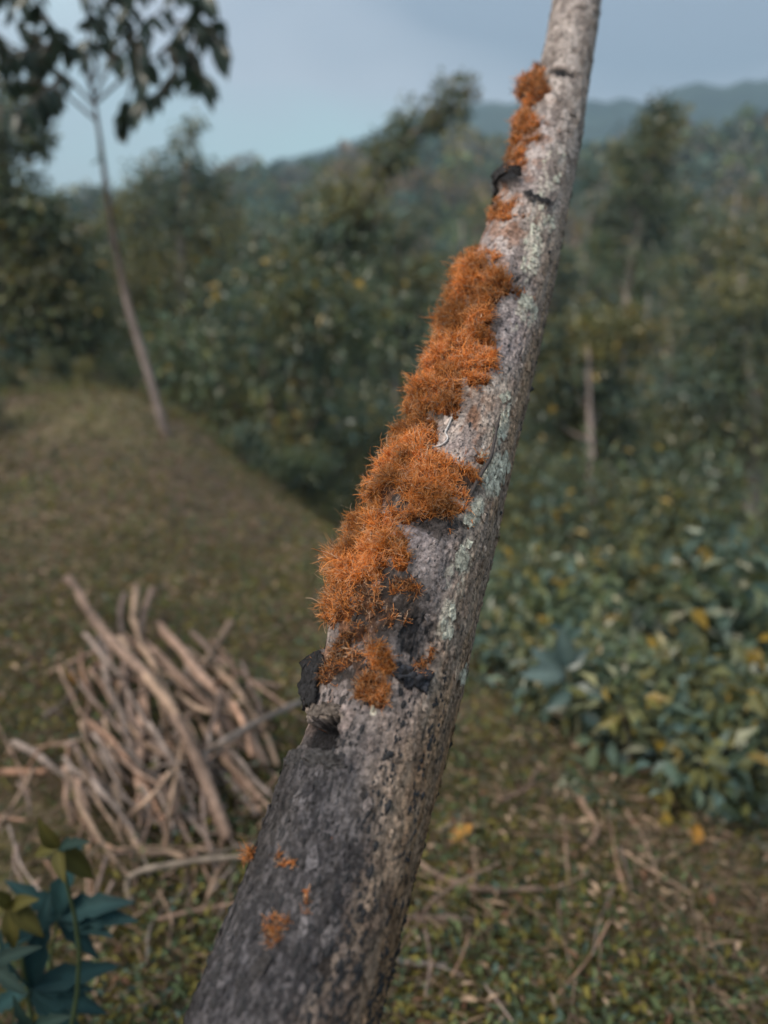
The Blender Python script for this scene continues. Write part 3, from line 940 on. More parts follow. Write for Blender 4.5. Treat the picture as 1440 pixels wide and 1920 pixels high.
G = 'sticks of the cut pile'
LS = 'thin brown stick lying in the pile of cut sticks on the mound'
LT = 'stout brown stick lying in the pile of cut sticks on the mound'
stick([(128, 1085), (180, 1160), (240, 1225), (330, 1345), (425, 1575)], 32, 'thickest straight stick running the whole length of the pile', [.10, .14, .15, .12, .05], G, (.25, .185, .155))
SL = [([(256, 1098), (252, 1160), (280, 1250), (335, 1330)], 22, [.08, .12, .12, .06]), ([(288, 1105), (262, 1185), (320, 1255), (445, 1375)], 24, [.06, .1, .12, .06]),
      ([(235, 1115), (226, 1195), (240, 1290), (270, 1380)], 20, .06), ([(190, 1180), (205, 1290), (262, 1440), (275, 1530)], 22, [.06, .06, .04, .02]),
      ([(350, 1215), (440, 1285), (485, 1350), (520, 1435)], 20, [.05, .08, .05, .02]), ([(300, 1170), (372, 1265), (440, 1330), (500, 1440)], 26, [.08, .1, .08, .04]),
      ([(430, 1168), (400, 1220), (372, 1268)], 22, [.1, .1, .08]), ([(268, 1290), (262, 1420), (272, 1545)], 24, [.08, .04, .02]),
      ([(300, 1290), (350, 1370), (420, 1465), (480, 1530)], 20, [.08, .06, .03, .02]), ([(220, 1200), (300, 1300), (352, 1375), (385, 1470)], 26, [.14, .14, .1, .06]),
      ([(30, 1388), (118, 1450), (180, 1490), (230, 1500)], 20, .03), ([(412, 1300), (385, 1395), (345, 1490)], 16, [.1, .08, .03]),
      ([(210, 1475), (255, 1590), (320, 1600), (392, 1622)], 20, .03), ([(400, 1360), (440, 1450), (495, 1525)], 22, [.06, .04, .02]),
      ([(122, 1440), (135, 1545)], 14, .03), ([(330, 1300), (385, 1335), (455, 1315)], 14, .08), ([(360, 1240), (430, 1320), (470, 1420)], 18, .08),
      ([(205, 1230), (150, 1290), (80, 1345)], 14, .03), ([(250, 1240), (190, 1360), (120, 1400)], 13, .05), ([(175, 1250), (160, 1350), (180, 1440)], 14, .03),
      ([(310, 1350), (300, 1450), (330, 1560)], 14, .04), ([(225, 1340), (310, 1420), (420, 1440)], 13, .05), ([(300, 1480), (240, 1420), (170, 1410)], 12, .05),
      ([(360, 1180), (420, 1250), (520, 1290)], 16, .03), ([(455, 1240), (480, 1330), (478, 1420)], 14, .04), ([(330, 1500), (360, 1590), (370, 1660)], 13, .02),
      ([(60, 1440), (20, 1520), (-20, 1580)], 12, .03), ([(280, 1390), (330, 1440), (335, 1530)], 14, .06), ([(390, 1480), (410, 1560), (470, 1600)], 14, .03)]
for pts, wpx, l in SL:
    stick(pts, wpx, LT if wpx > 18 else LS, l, G)
for q in range(52):
    u = RNG.uniform(110, 430); v = RNG.uniform(1170, 1460); a = RNG.normal(1.05, 0.28) if q % 4 else RNG.uniform(0, 3.1); l = RNG.uniform(110, 260)
    stick([(u, v), (u + l * .5 * math.cos(a) + RNG.normal(0, 8), v + l * .5 * math.sin(a)), (u + l * math.cos(a), v + l * math.sin(a))], RNG.uniform(8, 17), LS, [RNG.uniform(.03, .1), RNG.uniform(.03, .09), .02], G)
stick([(572, 1312), (480, 1355), (400, 1402), (358, 1440)], 18, 'stick lying crosswise over the pile, pointing at the bare trunk', [.06, .1, .1, .05], None, (.26, .2, .17))
stick([(-20, 1450), (40, 1447), (95, 1443)], 20, 'short reddish stick end lying apart on the left of the pile', .03, None, (.30, .17, .11))
stick([(246, 1700), (243, 1645), (330, 1622), (470, 1608)], 18, 'bent grey stick with hooked end below the pile', [.02, .06, .06, .04], None, (.24, .2, .18))
stick([(300, 1722), (390, 1705), (500, 1690)], 12, 'thin stick behind the hooked stick, half hidden in weeds', .03)
stick([(355, 1620), (360, 1700)], 14, 'short stick crossing under the hooked stick', .02)
stick([(420, 1610), (395, 1680), (380, 1710)], 12, 'thin curved twig leaning on the hooked stick', .03)
stick([(760, 1605), (850, 1650), (920, 1668), (1010, 1672)], 20, 'long reddish stick lying on the slope right beside the bare trunk', .03, None, (.27, .17, .12))
stick([(740, 1712), (800, 1718), (890, 1722)], 22, 'weathered grey stick on the slope, above a darker one', .02, None, (.2, .17, .16))
stick([(735, 1800), (790, 1806), (840, 1808)], 18, 'dark grey stick nearly touching the bare trunk low on the slope', .02, None, (.15, .13, .13))
stick([(1085, 1500), (1112, 1545), (1110, 1570), (1090, 1595)], 18, 'hooked pale twig lying on the grass slope', .02, None, (.21, .165, .135))
stick([(940, 1500), (985, 1480), (1012, 1440)], 14, 'curved dry stalk lying below the large leaf plant', .04, None, (.2, .14, .11))
for q in range(40):
    u = RNG.uniform(-20, 540); v = RNG.uniform(1330, 1680); a = RNG.uniform(0, 3.14); l = RNG.uniform(60, 170)
    stick([(u, v), (u + l * .5 * math.cos(a) + RNG.normal(0, 14), v + l * .5 * math.sin(a)), (u + l * math.cos(a), v + l * math.sin(a))], RNG.uniform(5, 9),
          'thin dry twig scattered around the pile of cut sticks', .03, 'thin twigs around the pile', name='dry_twig')
for q in range(16):
    u = RNG.uniform(780, 1250); v = RNG.uniform(1500, 1880); a = RNG.normal(1.5, 0.5); l = RNG.uniform(70, 190)
    stick([(u, v), (u + l * .5 * math.cos(a) + RNG.normal(0, 6), v + l * .5 * math.sin(a)), (u + l * math.cos(a), v + l * math.sin(a))], RNG.uniform(3, 5),
          'thin dry stalk lying on the grass slope', .04, 'dry stalks on the slope', name='dry_stalk')

# ------------------------------------------------------------------ the bare leaning trunk
# silhouette measured along its length: row, left edge, right edge
EDGE = np.array([(2080, 285, 665), (1900, 355, 715), (1700, 440, 765), (1500, 507, 815), (1410, 536, 838), (1300, 572, 866), (1200, 608, 886), (1100, 645, 908),
                 (1000, 686, 934), (900, 732, 956), (780, 785, 985), (600, 852, 1024), (480, 893, 1050), (340, 943, 1078), (250, 976, 1094), (130, 1010, 1112), (0, 1036, 1130), (-140, 1052, 1141)], float)
tt = (1900 - EDGE[:, 0]) / 1900.0
inv = lerp(1 / 0.43, 1 / 1.02, tt)
zz = 1 / inv
cu = 0.5 * (EDGE[:, 1] + EDGE[:, 2])
wpx = (EDGE[:, 2] - EDGE[:, 1]) * 0.955
CTR = np.array([at(u, v, z) for u, v, z in zip(cu, EDGE[:, 0], zz)])
# the cylinder's outline lies a little in front of its axis
RAD = 0.5 * wpx * zz / FPX
nv = 760
tv = np.linspace(tt[0], tt[-1], nv)
order = np.argsort(tt)


def smooth_interp(x, xp, fp, k=41):
    pad = k // 2
    y = np.interp(x, xp, fp)
    yp = np.concatenate([2 * y[0] - y[pad:0:-1], y, 2 * y[-1] - y[-2:-pad - 2:-1]])
    return np.convolve(yp, np.ones(k) / k, 'valid')


Cv = np.stack([smooth_interp(tv, tt[order], CTR[order, k]) for k in range(3)], -1)
Rv = smooth_interp(tv, tt[order], RAD[order])
# below the frame the trunk bends down to its root; above it runs on to a broken end
base = np.array([Cv[0, 0] - 0.17, Cv[0, 1] - 0.20, 0.0]); base[2] = float(gz(base[0], base[1])) - 0.06
T0 = nrm(Cv[0] - Cv[6])
low = smooth_path([Cv[0], Cv[0] + T0 * 0.16, lerp(Cv[0] + T0 * 0.16, base, 0.5) + np.array([-0.035, -0.03, 0]), base], 40)[1:][::-1]
T1 = nrm(Cv[-1] - Cv[-7])
top = np.array([Cv[-1] + T1 * s + np.array([0, 0, 0.10]) * s * s for s in np.linspace(0, 0.95, 36)[1:]])
AX = np.vstack([low, Cv, top])
AR = np.concatenate([np.linspace(0.068, Rv[0], 40)[:-1], Rv, np.linspace(Rv[-1], 0.020, 36)[1:]])
TT = nrm(np.gradient(AX, axis=0))
VW = nrm(EYE - AX)
BB = nrm(np.cross(VW, TT)) * 1.0
if (BB[400] @ RGT) < 0: BB = -BB
NN = np.cross(TT, BB)
flip = np.sign(np.sum(NN * VW, -1, keepdims=True)); NN = NN * flip
n_ax = len(AX)
arc = np.concatenate([[0], np.cumsum(np.linalg.norm(np.diff(AX, axis=0), axis=1))])


def surf(k, th, h=0.0):
    """point on the bare cylinder; k float row index, th angle (0 faces the camera, + to the right)"""
    k = np.clip(k, 0, n_ax - 1.001)
    i0 = k.astype(int); f = (k - i0)[:, None]
    ip = lambda A: A[i0] * (1 - f) + A[i0 + 1] * f
    C_, B_, N_ = ip(AX), nrm(ip(BB)), nrm(ip(NN))
    R_ = AR[i0] * (1 - f[:, 0]) + AR[i0 + 1] * f[:, 0]
    d = N_ * np.cos(th)[:, None] + B_ * np.sin(th)[:, None]
    return C_ + d * (R_ + h)[:, None], d


def blob(u, v, cx, cy, a, b, soft=0.35):
    """1 inside an ellipse stretched along the trunk direction, measured on the flattened front view"""
    ax = np.array([0.302, -0.953]); ac = np.array([0.953, 0.302])
    du, dv = u - cx, v - cy
    p = (du * ax[0] + dv * ax[1]) / a; q = (du * ac[0] + dv * ac[1]) / b
    return 1 - sstep(np.sqrt(p * p + q * q), 1 - soft, 1 + soft)


theta = np.concatenate([np.radians(np.linspace(-112, 104, 268)), np.radians(np.linspace(104, 248, 50)[1:-1])])
nth = len(theta)
KK, TH = np.meshgrid(np.arange(n_ax, dtype=float), theta, indexing='ij')
kk, th = KK.ravel(), TH.ravel()
S0, SD = surf(kk, th)
U, Vp, Zp = proj(S0)
front = sstep(np.cos(th), -0.45, -0.1)
sl = arc[kk.astype(int)]                                  # metres along
rr_ = AR[kk.astype(int)]
cyl = np.stack([np.cos(th) * rr_, np.sin(th) * rr_, sl], -1)   # unrolled noise coordinates, no seam
vis = (Zp > 0.2)
U = np.where(vis, U, -9999); Vp = np.where(vis, Vp, 9999)
disp = (fbm(cyl * [18, 18, 9], 3, 201) - 0.5) * 0.0050
disp += (fbm(cyl * [240, 240, 60], 3, 203) - 0.5) * 0.0019
disp += (fbm(cyl * [600, 600, 330], 2, 205) - 0.5) * 0.0014
U0, V0 = U.copy(), Vp.copy()
U = U0 + (fbm(cyl * 140, 3, 261) - 0.5) * 34
Vp = V0 + (fbm(cyl * 140 + 9, 3, 263) - 0.5) * 34
lower = sstep(Vp, 1330, 1430)
disp += lower * (fbm(cyl * [420, 420, 300], 2, 207) - 0.5) * 0.0018 * sstep(-U + 700 + (1410 - Vp) * 0.31, -60, 120)
# cut step and hollow on the left side
step_line = 1405 + (vnoise(np.stack([th * 6, 0 * th, 0 * th], -1), 211) - 0.5) * 14
leftside = 1 - sstep(th, -0.75, -0.25)
disp += -0.0050 * leftside * (1 - sstep(Vp, step_line - 4, step_line + 3)) * sstep(Vp, 1150, 1260) * front
hollow = sstep(Vp, 1340, 1350) * (1 - sstep(Vp, 1388, 1402)) * (1 - sstep(U, 618, 640)) * front
disp += -0.017 * hollow * (0.7 + 0.6 * fbm(cyl * 150, 2, 217))
lipz = blob(U, Vp, 605, 1335, 12, 50) * front
disp += 0.0018 * lipz
flap = sstep(Vp, 1212, 1235) * (1 - sstep(Vp, 1300, 1330)) * (1 - sstep(th, -1.75, -1.2)) * front
disp += flap * (0.0085 + 0.012 * (fbm(cyl * 130, 3, 213) - 0.4))
# old branch scar with a raised lower lip
scar = blob(U, Vp, 782, 1212, 58, 34, 0.25) * front
disp += -0.0038 * scar * (0.6 + 0.8 * fbm(cyl * 160, 2, 215))
lip = np.exp(-((Vp - 1272 + 0.0016 * (U - 768) ** 2) / 8) ** 2) * (1 - sstep(np.abs(U - 768), 34, 48)) * front
disp += 0.0034 * lip
# knots higher up
knotA = blob(U, Vp, 985, 165, 34, 20) * front
knotB = blob(U, Vp, 952, 338, 16, 24) * front
knotC = blob(U, Vp, 1008, 372, 10, 26) * front
slot = blob(U, Vp, 1052, 131, 9, 24) * front
swell = blob(U, Vp, 930, 520, 40, 34, 0.6) * front
crease = np.exp(-((Vp - 527 + 0.004 * (U - 935) ** 2) / 4.0) ** 2) * (1 - sstep(np.abs(U - 942), 26, 36)) * front
ring_b = blob(U, Vp, 815, 970, 10, 75, 0.5) * front
disp += 0.011 * knotA + 0.008 * knotB + 0.003 * knotC - 0.004 * slot + 0.003 * swell - 0.0025 * crease - 0.002 * ring_b
U, Vp = U0, V0
disp *= sstep(KK.ravel(), 5, 60) * 0.6 + 0.4
TV = S0 + SD * disp[:, None]
i = np.arange(n_ax - 1)[:, None] * nth; j = np.arange(nth)[None]; j2 = (j + 1) % nth
TF = np.stack([i + j, i + j2, i + nth + j2, i + nth + j], -1).reshape(-1, 4)
# close the broken top end
capV = AX[-1] + TT[-1] * 0.02
TV = np.vstack([TV, capV])
k_ = np.arange(nth)
TFc = np.stack([np.full(nth, len(TV) - 1), (n_ax - 1) * nth + k_, (n_ax - 1) * nth + (k_ + 1) % nth], -1)

# bark colour: pale grey-mauve bark, ochre side, damp black lower left, lichen, stains
n_big = fbm(cyl * [22, 22, 13], 4, 221)
n_str = fbm(cyl * [160, 160, 16], 4, 223)
n_fin = fbm(cyl * [420, 420, 180], 3, 225)
n_med = fbm(cyl * [120, 120, 70], 4, 227)
L3 = lambda c: np.array(c)[None]
c = lerp(L3([0.26, 0.205, 0.18]), L3([0.47, 0.39, 0.34]), sstep(n_med, 0.38, 0.66)[:, None])
c = lerp(c, L3([0.29, 0.25, 0.255]), (sstep(n_big, 0.45, 0.7) * 0.6)[:, None])                 # mauve
c = lerp(c, L3([0.27, 0.185, 0.125]), (sstep(th, 0.25, 1.05) * (0.55 + 0.45 * sstep(n_str, 0.4, 0.6)) * (th < 1.9))[:, None])   # ochre side
c = c * (0.80 + 0.40 * sstep(n_str, 0.3, 0.7))[:, None] * (0.55 + 0.9 * n_fin)[:, None]
c = lerp(c, c * L3([0.86, 0.77, 0.66]), (sstep(Vp, 1180, 1450) * sstep(th, -0.3, 0.35))[:, None])
# damp dark zone
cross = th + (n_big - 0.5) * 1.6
damp = sstep(Vp, 1290, 1450) * (1 - sstep(cross, -0.1, 0.75))
damp = np.maximum(damp, 0.55 * sstep(Vp, 1560, 1800) * (1 - sstep(cross, 0.4, 1.2)))
dcol = lerp(L3([0.022, 0.023, 0.029]), L3([0.085, 0.082, 0.092]), sstep(n_fin * 0.6 + n_str * 0.4, 0.40, 0.62)[:, None])
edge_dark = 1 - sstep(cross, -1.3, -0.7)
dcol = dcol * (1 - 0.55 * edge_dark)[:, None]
damp = np.maximum(damp, sstep(Vp, step_line - 2, step_line + 10) * (1 - sstep(cross, -0.7, 0.25)))
c = lerp(c, dcol, damp[:, None] * 0.93)
# upper part is paler and mottled
upz = 1 - sstep(Vp, 250, 650)
c = lerp(c, lerp(L3([0.21, 0.175, 0.16]), L3([0.46, 0.405, 0.39]), sstep(n_med, 0.4, 0.62)[:, None]), (upz * 0.6)[:, None])
# dark flecks
fle = vnoise(cyl * [330, 330, 200], 231) * 0.7 + vnoise(cyl * [700, 700, 420], 233) * 0.3
c = lerp(c, L3([0.05, 0.045, 0.045]), (sstep(fle, 0.71, 0.77) * 0.8)[:, None])
# grey wash round the growths and dark crevices
for (bx, by, a, bb, s) in ((770, 1160, 70, 60, .75), (690, 1180, 90, 60, .7), (660, 1290, 80, 60, .6), (800, 1075, 40, 45, .5), (840, 1050, 30, 22, .7), (865, 1055, 22, 12, .6),
                           (820, 985, 24, 70, .75), (745, 955, 30, 30, .9), (870, 910, 22, 25, .85), (800, 1000, 30, 60, .5), (955, 525, 24, 40, .6), (975, 520, 14, 16, .7),
                           (880, 560, 70, 40, .4), (900, 430, 30, 20, .45), (970, 230, 60, 30, .5), (930, 395, 16, 20, .6), (700, 1395, 30, 40, .5)):
    mm = blob(U, Vp, bx, by, a, bb, 0.6) * front * sstep(n_med + 0.3 * n_fin, 0.45, 0.68) * s
    c = lerp(c, L3([0.060, 0.056, 0.062]), mm[:, None])
for (bx, by, a, bb) in ((838, 850, 70, 50), (760, 1000, 40, 60), (1000, 300, 90, 30), (930, 470, 60, 45), (965, 620, 70, 34)):
    mm = blob(U, Vp, bx, by, a, bb, 0.6) * front * 0.45
    c = lerp(c, c * 0.6 + L3([0.16, 0.14, 0.165]), mm[:, None])
for (bx, by, a, bb) in ((745, 940, 20, 30), (872, 908, 18, 26), (822, 777, 14, 18), (972, 160, 20, 14), (735, 1115, 45, 60), (690, 1160, 45, 60), (705, 1110, 60, 60), (640, 1220, 60, 30), (760, 1150, 30, 30), (790, 985, 10, 50), (668, 1255, 40, 40), (960, 330, 12, 14), (925, 605, 14, 16)):
    mm = blob(U, Vp, bx, by, a, bb, 0.6) * front * sstep(n_fin * 0.5 + n_med * 0.5, 0.32, 0.48) * 0.92
    c = lerp(c, L3([0.035, 0.027, 0.024]), mm[:, None])
# chalky lichen
lich = np.zeros(len(kk))
for (bx, by, a, bb, s) in ((930, 890, 44, 20, 1), (893, 958, 26, 13, 1), (880, 975, 14, 10, .8), (942, 800, 34, 14, .8), (950, 760, 26, 16, .6), (905, 865, 14, 9, .8), (868, 1270, 18, 8, .9),
                           (985, 590, 40, 20, .6), (1000, 480, 60, 18, .55), (862, 1060, 46, 20, .6), (845, 1150, 50, 18, .55), (1010, 430, 60, 25, .5), (700, 1335, 6, 6, .8), (1030, 330, 70, 22, .4)):
    lich = np.maximum(lich, blob(U, Vp, bx, by, a, bb, 0.45) * s * front)
lich = lich * sstep(n_med * 0.55 + n_fin * 0.45 + 0.20 * lich, 0.53, 0.64)
c = lerp(c, L3([0.55, 0.53, 0.44]) * (0.75 + 0.5 * n_fin)[:, None], lich[:, None])
# the features cut above; black colour paints the shade inside the hollow
blk = np.clip(np.clip(hollow * 1.6, 0, 1) + flap * 0.92 + scar * (0.35 + 0.65 * sstep(n_fin, 0.36, 0.55)) * 0.9 + lip * 0.8 + knotA * 0.9 + knotB * 0.95 + knotC * 0.85 + slot * 0.9 + crease * 0.85 + ring_b * 0.4, 0, 1)
c = lerp(c, L3([0.34, 0.27, 0.21]), (lipz * 0.5 * (1 - hollow))[:, None])
# orange dust left by the growth
dust = sstep(fbm(cyl * [110, 110, 70], 3, 241), 0.52, 0.66) * (1 - sstep(cross, -0.5, 0.35)) * sstep(Vp, 150, 260) * (1 - sstep(Vp, 1300, 1400)) * 0.55
c = lerp(c, L3([0.26, 0.10, 0.035]), dust[:, None])
c = lerp(c, L3([0.016, 0.015, 0.017]) * (0.5 + 1.0 * n_fin)[:, None], np.clip(blk * 1.25, 0, 1)[:, None])
c = np.clip(c * 0.88, 0.004, 0.75)
c = np.vstack([c, c[-1:]])
tr_root = thing('leaning_dead_tree', 'bare grey leaning tree trunk covered with orange fuzzy growths along one side', 'tree trunk', base)
tag(mk('trunk', TV, [TF, TFc], M_BARK, tr_root, col=c, origin=base), 'rough grey bark, damp and black low down, paler with lichen higher up')

DISP = disp.reshape(n_ax, nth)


def disp_at(k, th):
    ki = np.clip(np.round(k).astype(int), 0, n_ax - 1)
    ti = np.clip(np.searchsorted(theta, th), 0, nth - 1)
    return DISP[ki, ti]


GU, GV = U.reshape(n_ax, nth), Vp.reshape(n_ax, nth)
fr = np.where(np.cos(TH) > 0.02, 0, 1e6)


def find(u, v):
    d = (GU - u) ** 2 + (GV - v) ** 2 + fr
    q = int(np.argmin(d))
    return float(q // nth), float(theta[q % nth])


def on_trunk(u, v, h=0.0):
    k, t_ = find(u, v)
    a = np.array([k]); t2 = np.array([t_])
    P, d = surf(a, t2, h + disp_at(a, t2))
    return P[0], d[0]


# torn plates of bark round the cut, the hollow and the old scar
def bark_plate(uv0, uv1, th_pad0, th_pad1, lift0, lift1, colr, seed, thick=0.0022, nk=26, nt=26):
    k0, t0 = find(*uv0); k1, t1 = find(*uv1)
    if k0 > k1: k0, k1 = k1, k0
    ta, tb = min(t0, t1) - th_pad0, max(t0, t1) + th_pad1
    kg, tg = np.meshgrid(np.linspace(0, 1, nk), np.linspace(0, 1, nt), indexing='ij')
    jag = lambda x, q: (fbm(np.stack([x * 9, 0 * x + q, 0 * x], -1), 3, seed) - 0.5)
    kk_ = k0 + (k1 - k0) * kg + (k1 - k0) * 0.55 * (jag(tg, 1.0) * kg + jag(tg, 7.0) * (1 - kg))
    tt_ = ta + (tb - ta) * tg + (tb - ta) * 0.3 * (jag(kg, 3.0) * tg + jag(kg, 11.0) * (1 - tg))
    kf, tf = kk_.ravel(), tt_.ravel()
    dv = disp_at(np.clip(kf, 0, n_ax - 1), tf)
    lf = lift0 + (lift1 - lift0) * kg.ravel() + (fbm(np.stack([kf * .22, tf * 14, 0 * tf], -1), 3, seed + 3) - 0.5) * 0.0035
    Pa, _ = surf(kf, tf, np.maximum(dv, -0.003) + lf)
    Pb, _ = surf(kf, tf, np.maximum(dv, -0.003) + lf - thick)
    i = np.arange(nk - 1)[:, None] * nt; j = np.arange(nt - 1)[None]
    Ft = np.stack([i + j, i + j + 1, i + nt + j + 1, i + nt + j], -1).reshape(-1, 4)
    n0 = nk * nt
    rim = np.concatenate([np.arange(nt), np.arange(1, nk) * nt + nt - 1, (nk - 1) * nt + np.arange(nt - 2, -1, -1), np.arange(nk - 2, 0, -1) * nt])
    r2 = np.roll(rim, -1)
    Fr = np.stack([rim, rim + n0, r2 + n0, r2], -1)
    V_ = np.vstack([Pa, Pb])
    cc = np.asarray(colr) * (0.45 + 1.1 * fbm(V_ * 260, 3, seed)[:, None])
    return mk('bark_plate', V_, [Ft, Ft[:, ::-1] + n0, Fr], M_BARK, tr_root, col=cc, origin=base)


bark_plate((584, 1308), (600, 1226), 0.60, -0.02, 0.0015, 0.0045, (0.020, 0.019, 0.021), 401)
bark_plate((592, 1338), (636, 1318), 0.25, 0.0, 0.0005, 0.0014, (0.12, 0.098, 0.085), 405, 0.0014)
bark_plate((560, 1432), (640, 1412), 0.45, 0.05, 0.0004, 0.0016, (0.05, 0.047, 0.048), 409, 0.003)
bark_plate((735, 1276), (806, 1262), 0.0, 0.0, 0.0022, 0.0030, (0.035, 0.036, 0.044), 413, 0.0025, 14, 30)
bark_plate((925, 350), (975, 332), 0.2, 0.0, 0.003, 0.006, (0.03, 0.028, 0.03), 417, 0.003)
# small loose flakes and crusts over the bark
NK = 5200
qk = RNG.uniform(60, n_ax - 45, NK); qt = RNG.uniform(-1.8, 1.75, NK)
qi = np.clip(np.round(qk).astype(int), 0, n_ax - 1); qj = np.clip(np.searchsorted(theta, qt), 0, nth - 1)
lichq = lich.reshape(n_ax, nth)[qi, qj]
kq = (RNG.random(NK) < 0.16) | (lichq > 0.25)
qk, qt, qi, qj, lichq = qk[kq], qt[kq], qi[kq], qj[kq], lichq[kq]
m_ = len(qk)
P0, d0 = surf(qk, qt, disp_at(qk, qt) + 0.0003)
ta_ = TT[qi]; sa_ = np.cross(d0, ta_)
aa = np.linspace(0, 2 * math.pi, 7, endpoint=False)
szq = RNG.gamma(3, 0.0005, m_) + 0.0006
jr = RNG.uniform(0.55, 1.35, (m_, 7))
rim_ = P0[:, None] + (ta_[:, None] * (np.cos(aa) * 1.7)[None, :, None] + sa_[:, None] * np.sin(aa)[None, :, None]) * (szq[:, None] * jr)[..., None] + d0[:, None] * RNG.uniform(-0.0003, 0.0011, (m_, 7))[..., None]
Vq = np.concatenate([rim_, (P0 + d0 * 0.0006)[:, None]], 1)
fq = np.stack([np.arange(7), (np.arange(7) + 1) % 7, np.full(7, 7)], -1)
Fq = (np.arange(m_)[:, None, None] * 8 + fq[None]).reshape(-1, 3)
cq = c[:-1].reshape(n_ax, nth, 3)[qi, qj] * RNG.uniform(0.5, 1.6, (m_, 1))
cq = np.where((lichq > 0.25)[:, None], np.array([0.50, 0.49, 0.41]) * RNG.uniform(0.7, 1.15, (m_, 1)), cq)
o = mk('bark_flakes', Vq.reshape(-1, 3), Fq, M_BARK, tr_root, col=np.repeat(np.clip(cq, 0, .65), 8, 0), origin=base, smooth=False)
o['kind'] = 'stuff'

# dead twig clinging to the bark, and a pale rootlet
tw = [on_trunk(u, v, h)[0] for u, v, h in ((866, 962, .0008), (880, 930, .0015), (896, 893, .004), (912, 862, .0045), (921, 832, .004), (927, 803, .004), (931, 782, .0055))]
V, F = tube(smooth_path(tw, 40), np.interp(np.linspace(0, 1, 40), [0, .25, .5, .8, .85, .9, 1], [.0009, .0017, .0015, .0012, .0021, .0011, .0007]), 9, rough=0.45)
mk('dead_twig', V, F, M_SPOT, tr_root, col=np.array([0.045, 0.036, 0.034]), origin=base)
V, F = tube(smooth_path([on_trunk(u, v, .0012)[0] for u, v in ((848, 784), (840, 800), (836, 812), (839, 824), (832, 834), (820, 838), (812, 840))], 24), np.linspace(.0009, .0005, 24), 6, rough=0.2)
mk('pale_rootlet', V, F, M_SPOT, tr_root, col=np.array([0.5, 0.47, 0.46]), origin=base)

# black pustules on the bark
NB = 11000
bk = RNG.uniform(39, n_ax - 40, NB); bt = RNG.uniform(-1.9, 1.75, NB)
P0, d0 = surf(bk, bt)
bu, bv, _ = proj(P0)
prob = 0.10 + 0.90 * sstep(bv, 1150, 1400) * (0.35 + 0.65 * (bt > -0.3)) + 0.45 * sstep(-bt, 1.1, 1.4) * sstep(bv, 1350, 1450)
ridge = vnoise(np.stack([np.cos(bt) * 7, np.sin(bt) * 7, arc[bk.astype(int)] * 5], -1), 251)
prob = prob * sstep(ridge, 0.35, 0.62)
kp = RNG.random(NB) < prob
bk, bt = bk[kp], bt[kp]
hN = len(bk)
P0, d0 = surf(bk, bt, disp_at(bk, bt))
t_ax = TT[bk.astype(int)]
s_ax = np.cross(d0, t_ax)
oct_ = np.array([[1, 0, 0], [.6, .6, .25], [0, 1, 0], [-.6, .6, .25], [-1, 0, 0], [-.6, -.6, .2], [0, -1, 0], [.6, -.6, .25], [0.1, 0, 1]], float)
size = RNG.gamma(2.4, 0.00032, hN) + 0.0004
stretch = RNG.uniform(1.0, 2.1, hN)
jit = RNG.uniform(0.75, 1.25, (hN, 9, 1))
loc = oct_[None] * jit
Vb = P0[:, None] + (t_ax[:, None] * loc[..., :1] * stretch[:, None, None] + s_ax[:, None] * loc[..., 1:2] * 0.8 + d0[:, None] * (loc[..., 2:3] * 1.0 - 0.15)) * size[:, None, None]
ring = np.arange(8)
fb = np.stack([ring, (ring + 1) % 8, np.full(8, 8)], -1)
Fb = (np.arange(hN)[:, None, None] * 9 + fb[None]).reshape(-1, 3)
o = mk('black_pustules', Vb.reshape(-1, 3), Fb, M_SPOT, tr_root, col=np.array([0.013, 0.0125, 0.015]), origin=base)
o['kind'] = 'stuff'

# ------------------------------------------------------------------ orange fuzzy growths
# centre (front view), half length along, half width across, height m, density, darkness, clump id
CL = [(1000, 160, 30, 24, .012, 1.0, .35, 0), (984, 240, 40, 24, .010, 1.0, .15, 1), (975, 290, 34, 18, .007, .7, .3, 1), (948, 398, 24, 24, .004, .6, .25, 2), (916, 488, 20, 26, .005, .8, .1, 2),
      (884, 560, 82, 50, .015, 1.1, .05, 3), (945, 548, 14, 38, .004, .7, .2, 3), (868, 665, 58, 66, .011, 1.1, .08, 3), (820, 745, 42, 42, .014, 1.1, .08, 4), (800, 806, 36, 26, .008, 1.0, .15, 4),
      (765, 868, 52, 48, .012, 1.2, .05, 5), (795, 915, 60, 72, .012, 1.25, .08, 5), (858, 882, 24, 38, .008, 1.0, .08, 5), (730, 925, 40, 30, .012, 1.0, .1, 5),
      (695, 1030, 66, 66, .015, 1.35, .02, 6), (655, 1060, 40, 42, .013, 1.2, .04, 6), (640, 1075, 18, 24, .017, .8, .02, 6), (705, 1125, 50, 80, .008, .8, .8, 7), (650, 1140, 38, 36, .011, .9, .3, 7), (760, 1105, 30, 26, .006, .7, .4, 7),
      (638, 1215, 68, 24, .006, .6, .65, 8), (705, 1230, 26, 36, .007, 1.15, .03, 9), (700, 1292, 34, 32, .007, .9, .22, 9), (806, 1235, 34, 12, .003, .6, .45, 9),
      (530, 1600, 7, 18, .003, .8, .3, 10), (470, 1598, 10, 16, .005, .6, .4, 10), (516, 1742, 36, 20, .0016, .45, .3, 11), (560, 1700, 30, 14, .001, .25, .3, 11)]
CLA = np.array(CL, float)


VOIDS = [(745, 940, 16, 24), (872, 905, 16, 24), (822, 777, 13, 16), (972, 160, 20, 12), (735, 1112, 16, 36), (690, 1160, 14, 34), (752, 1150, 16, 26),
         (640, 1168, 14, 20), (668, 1250, 24, 12), (700, 1262, 6, 26), (930, 600, 9, 14), (925, 690, 9, 16), (790, 985, 8, 40), (780, 1010, 14, 22), (960, 330, 12, 14)]


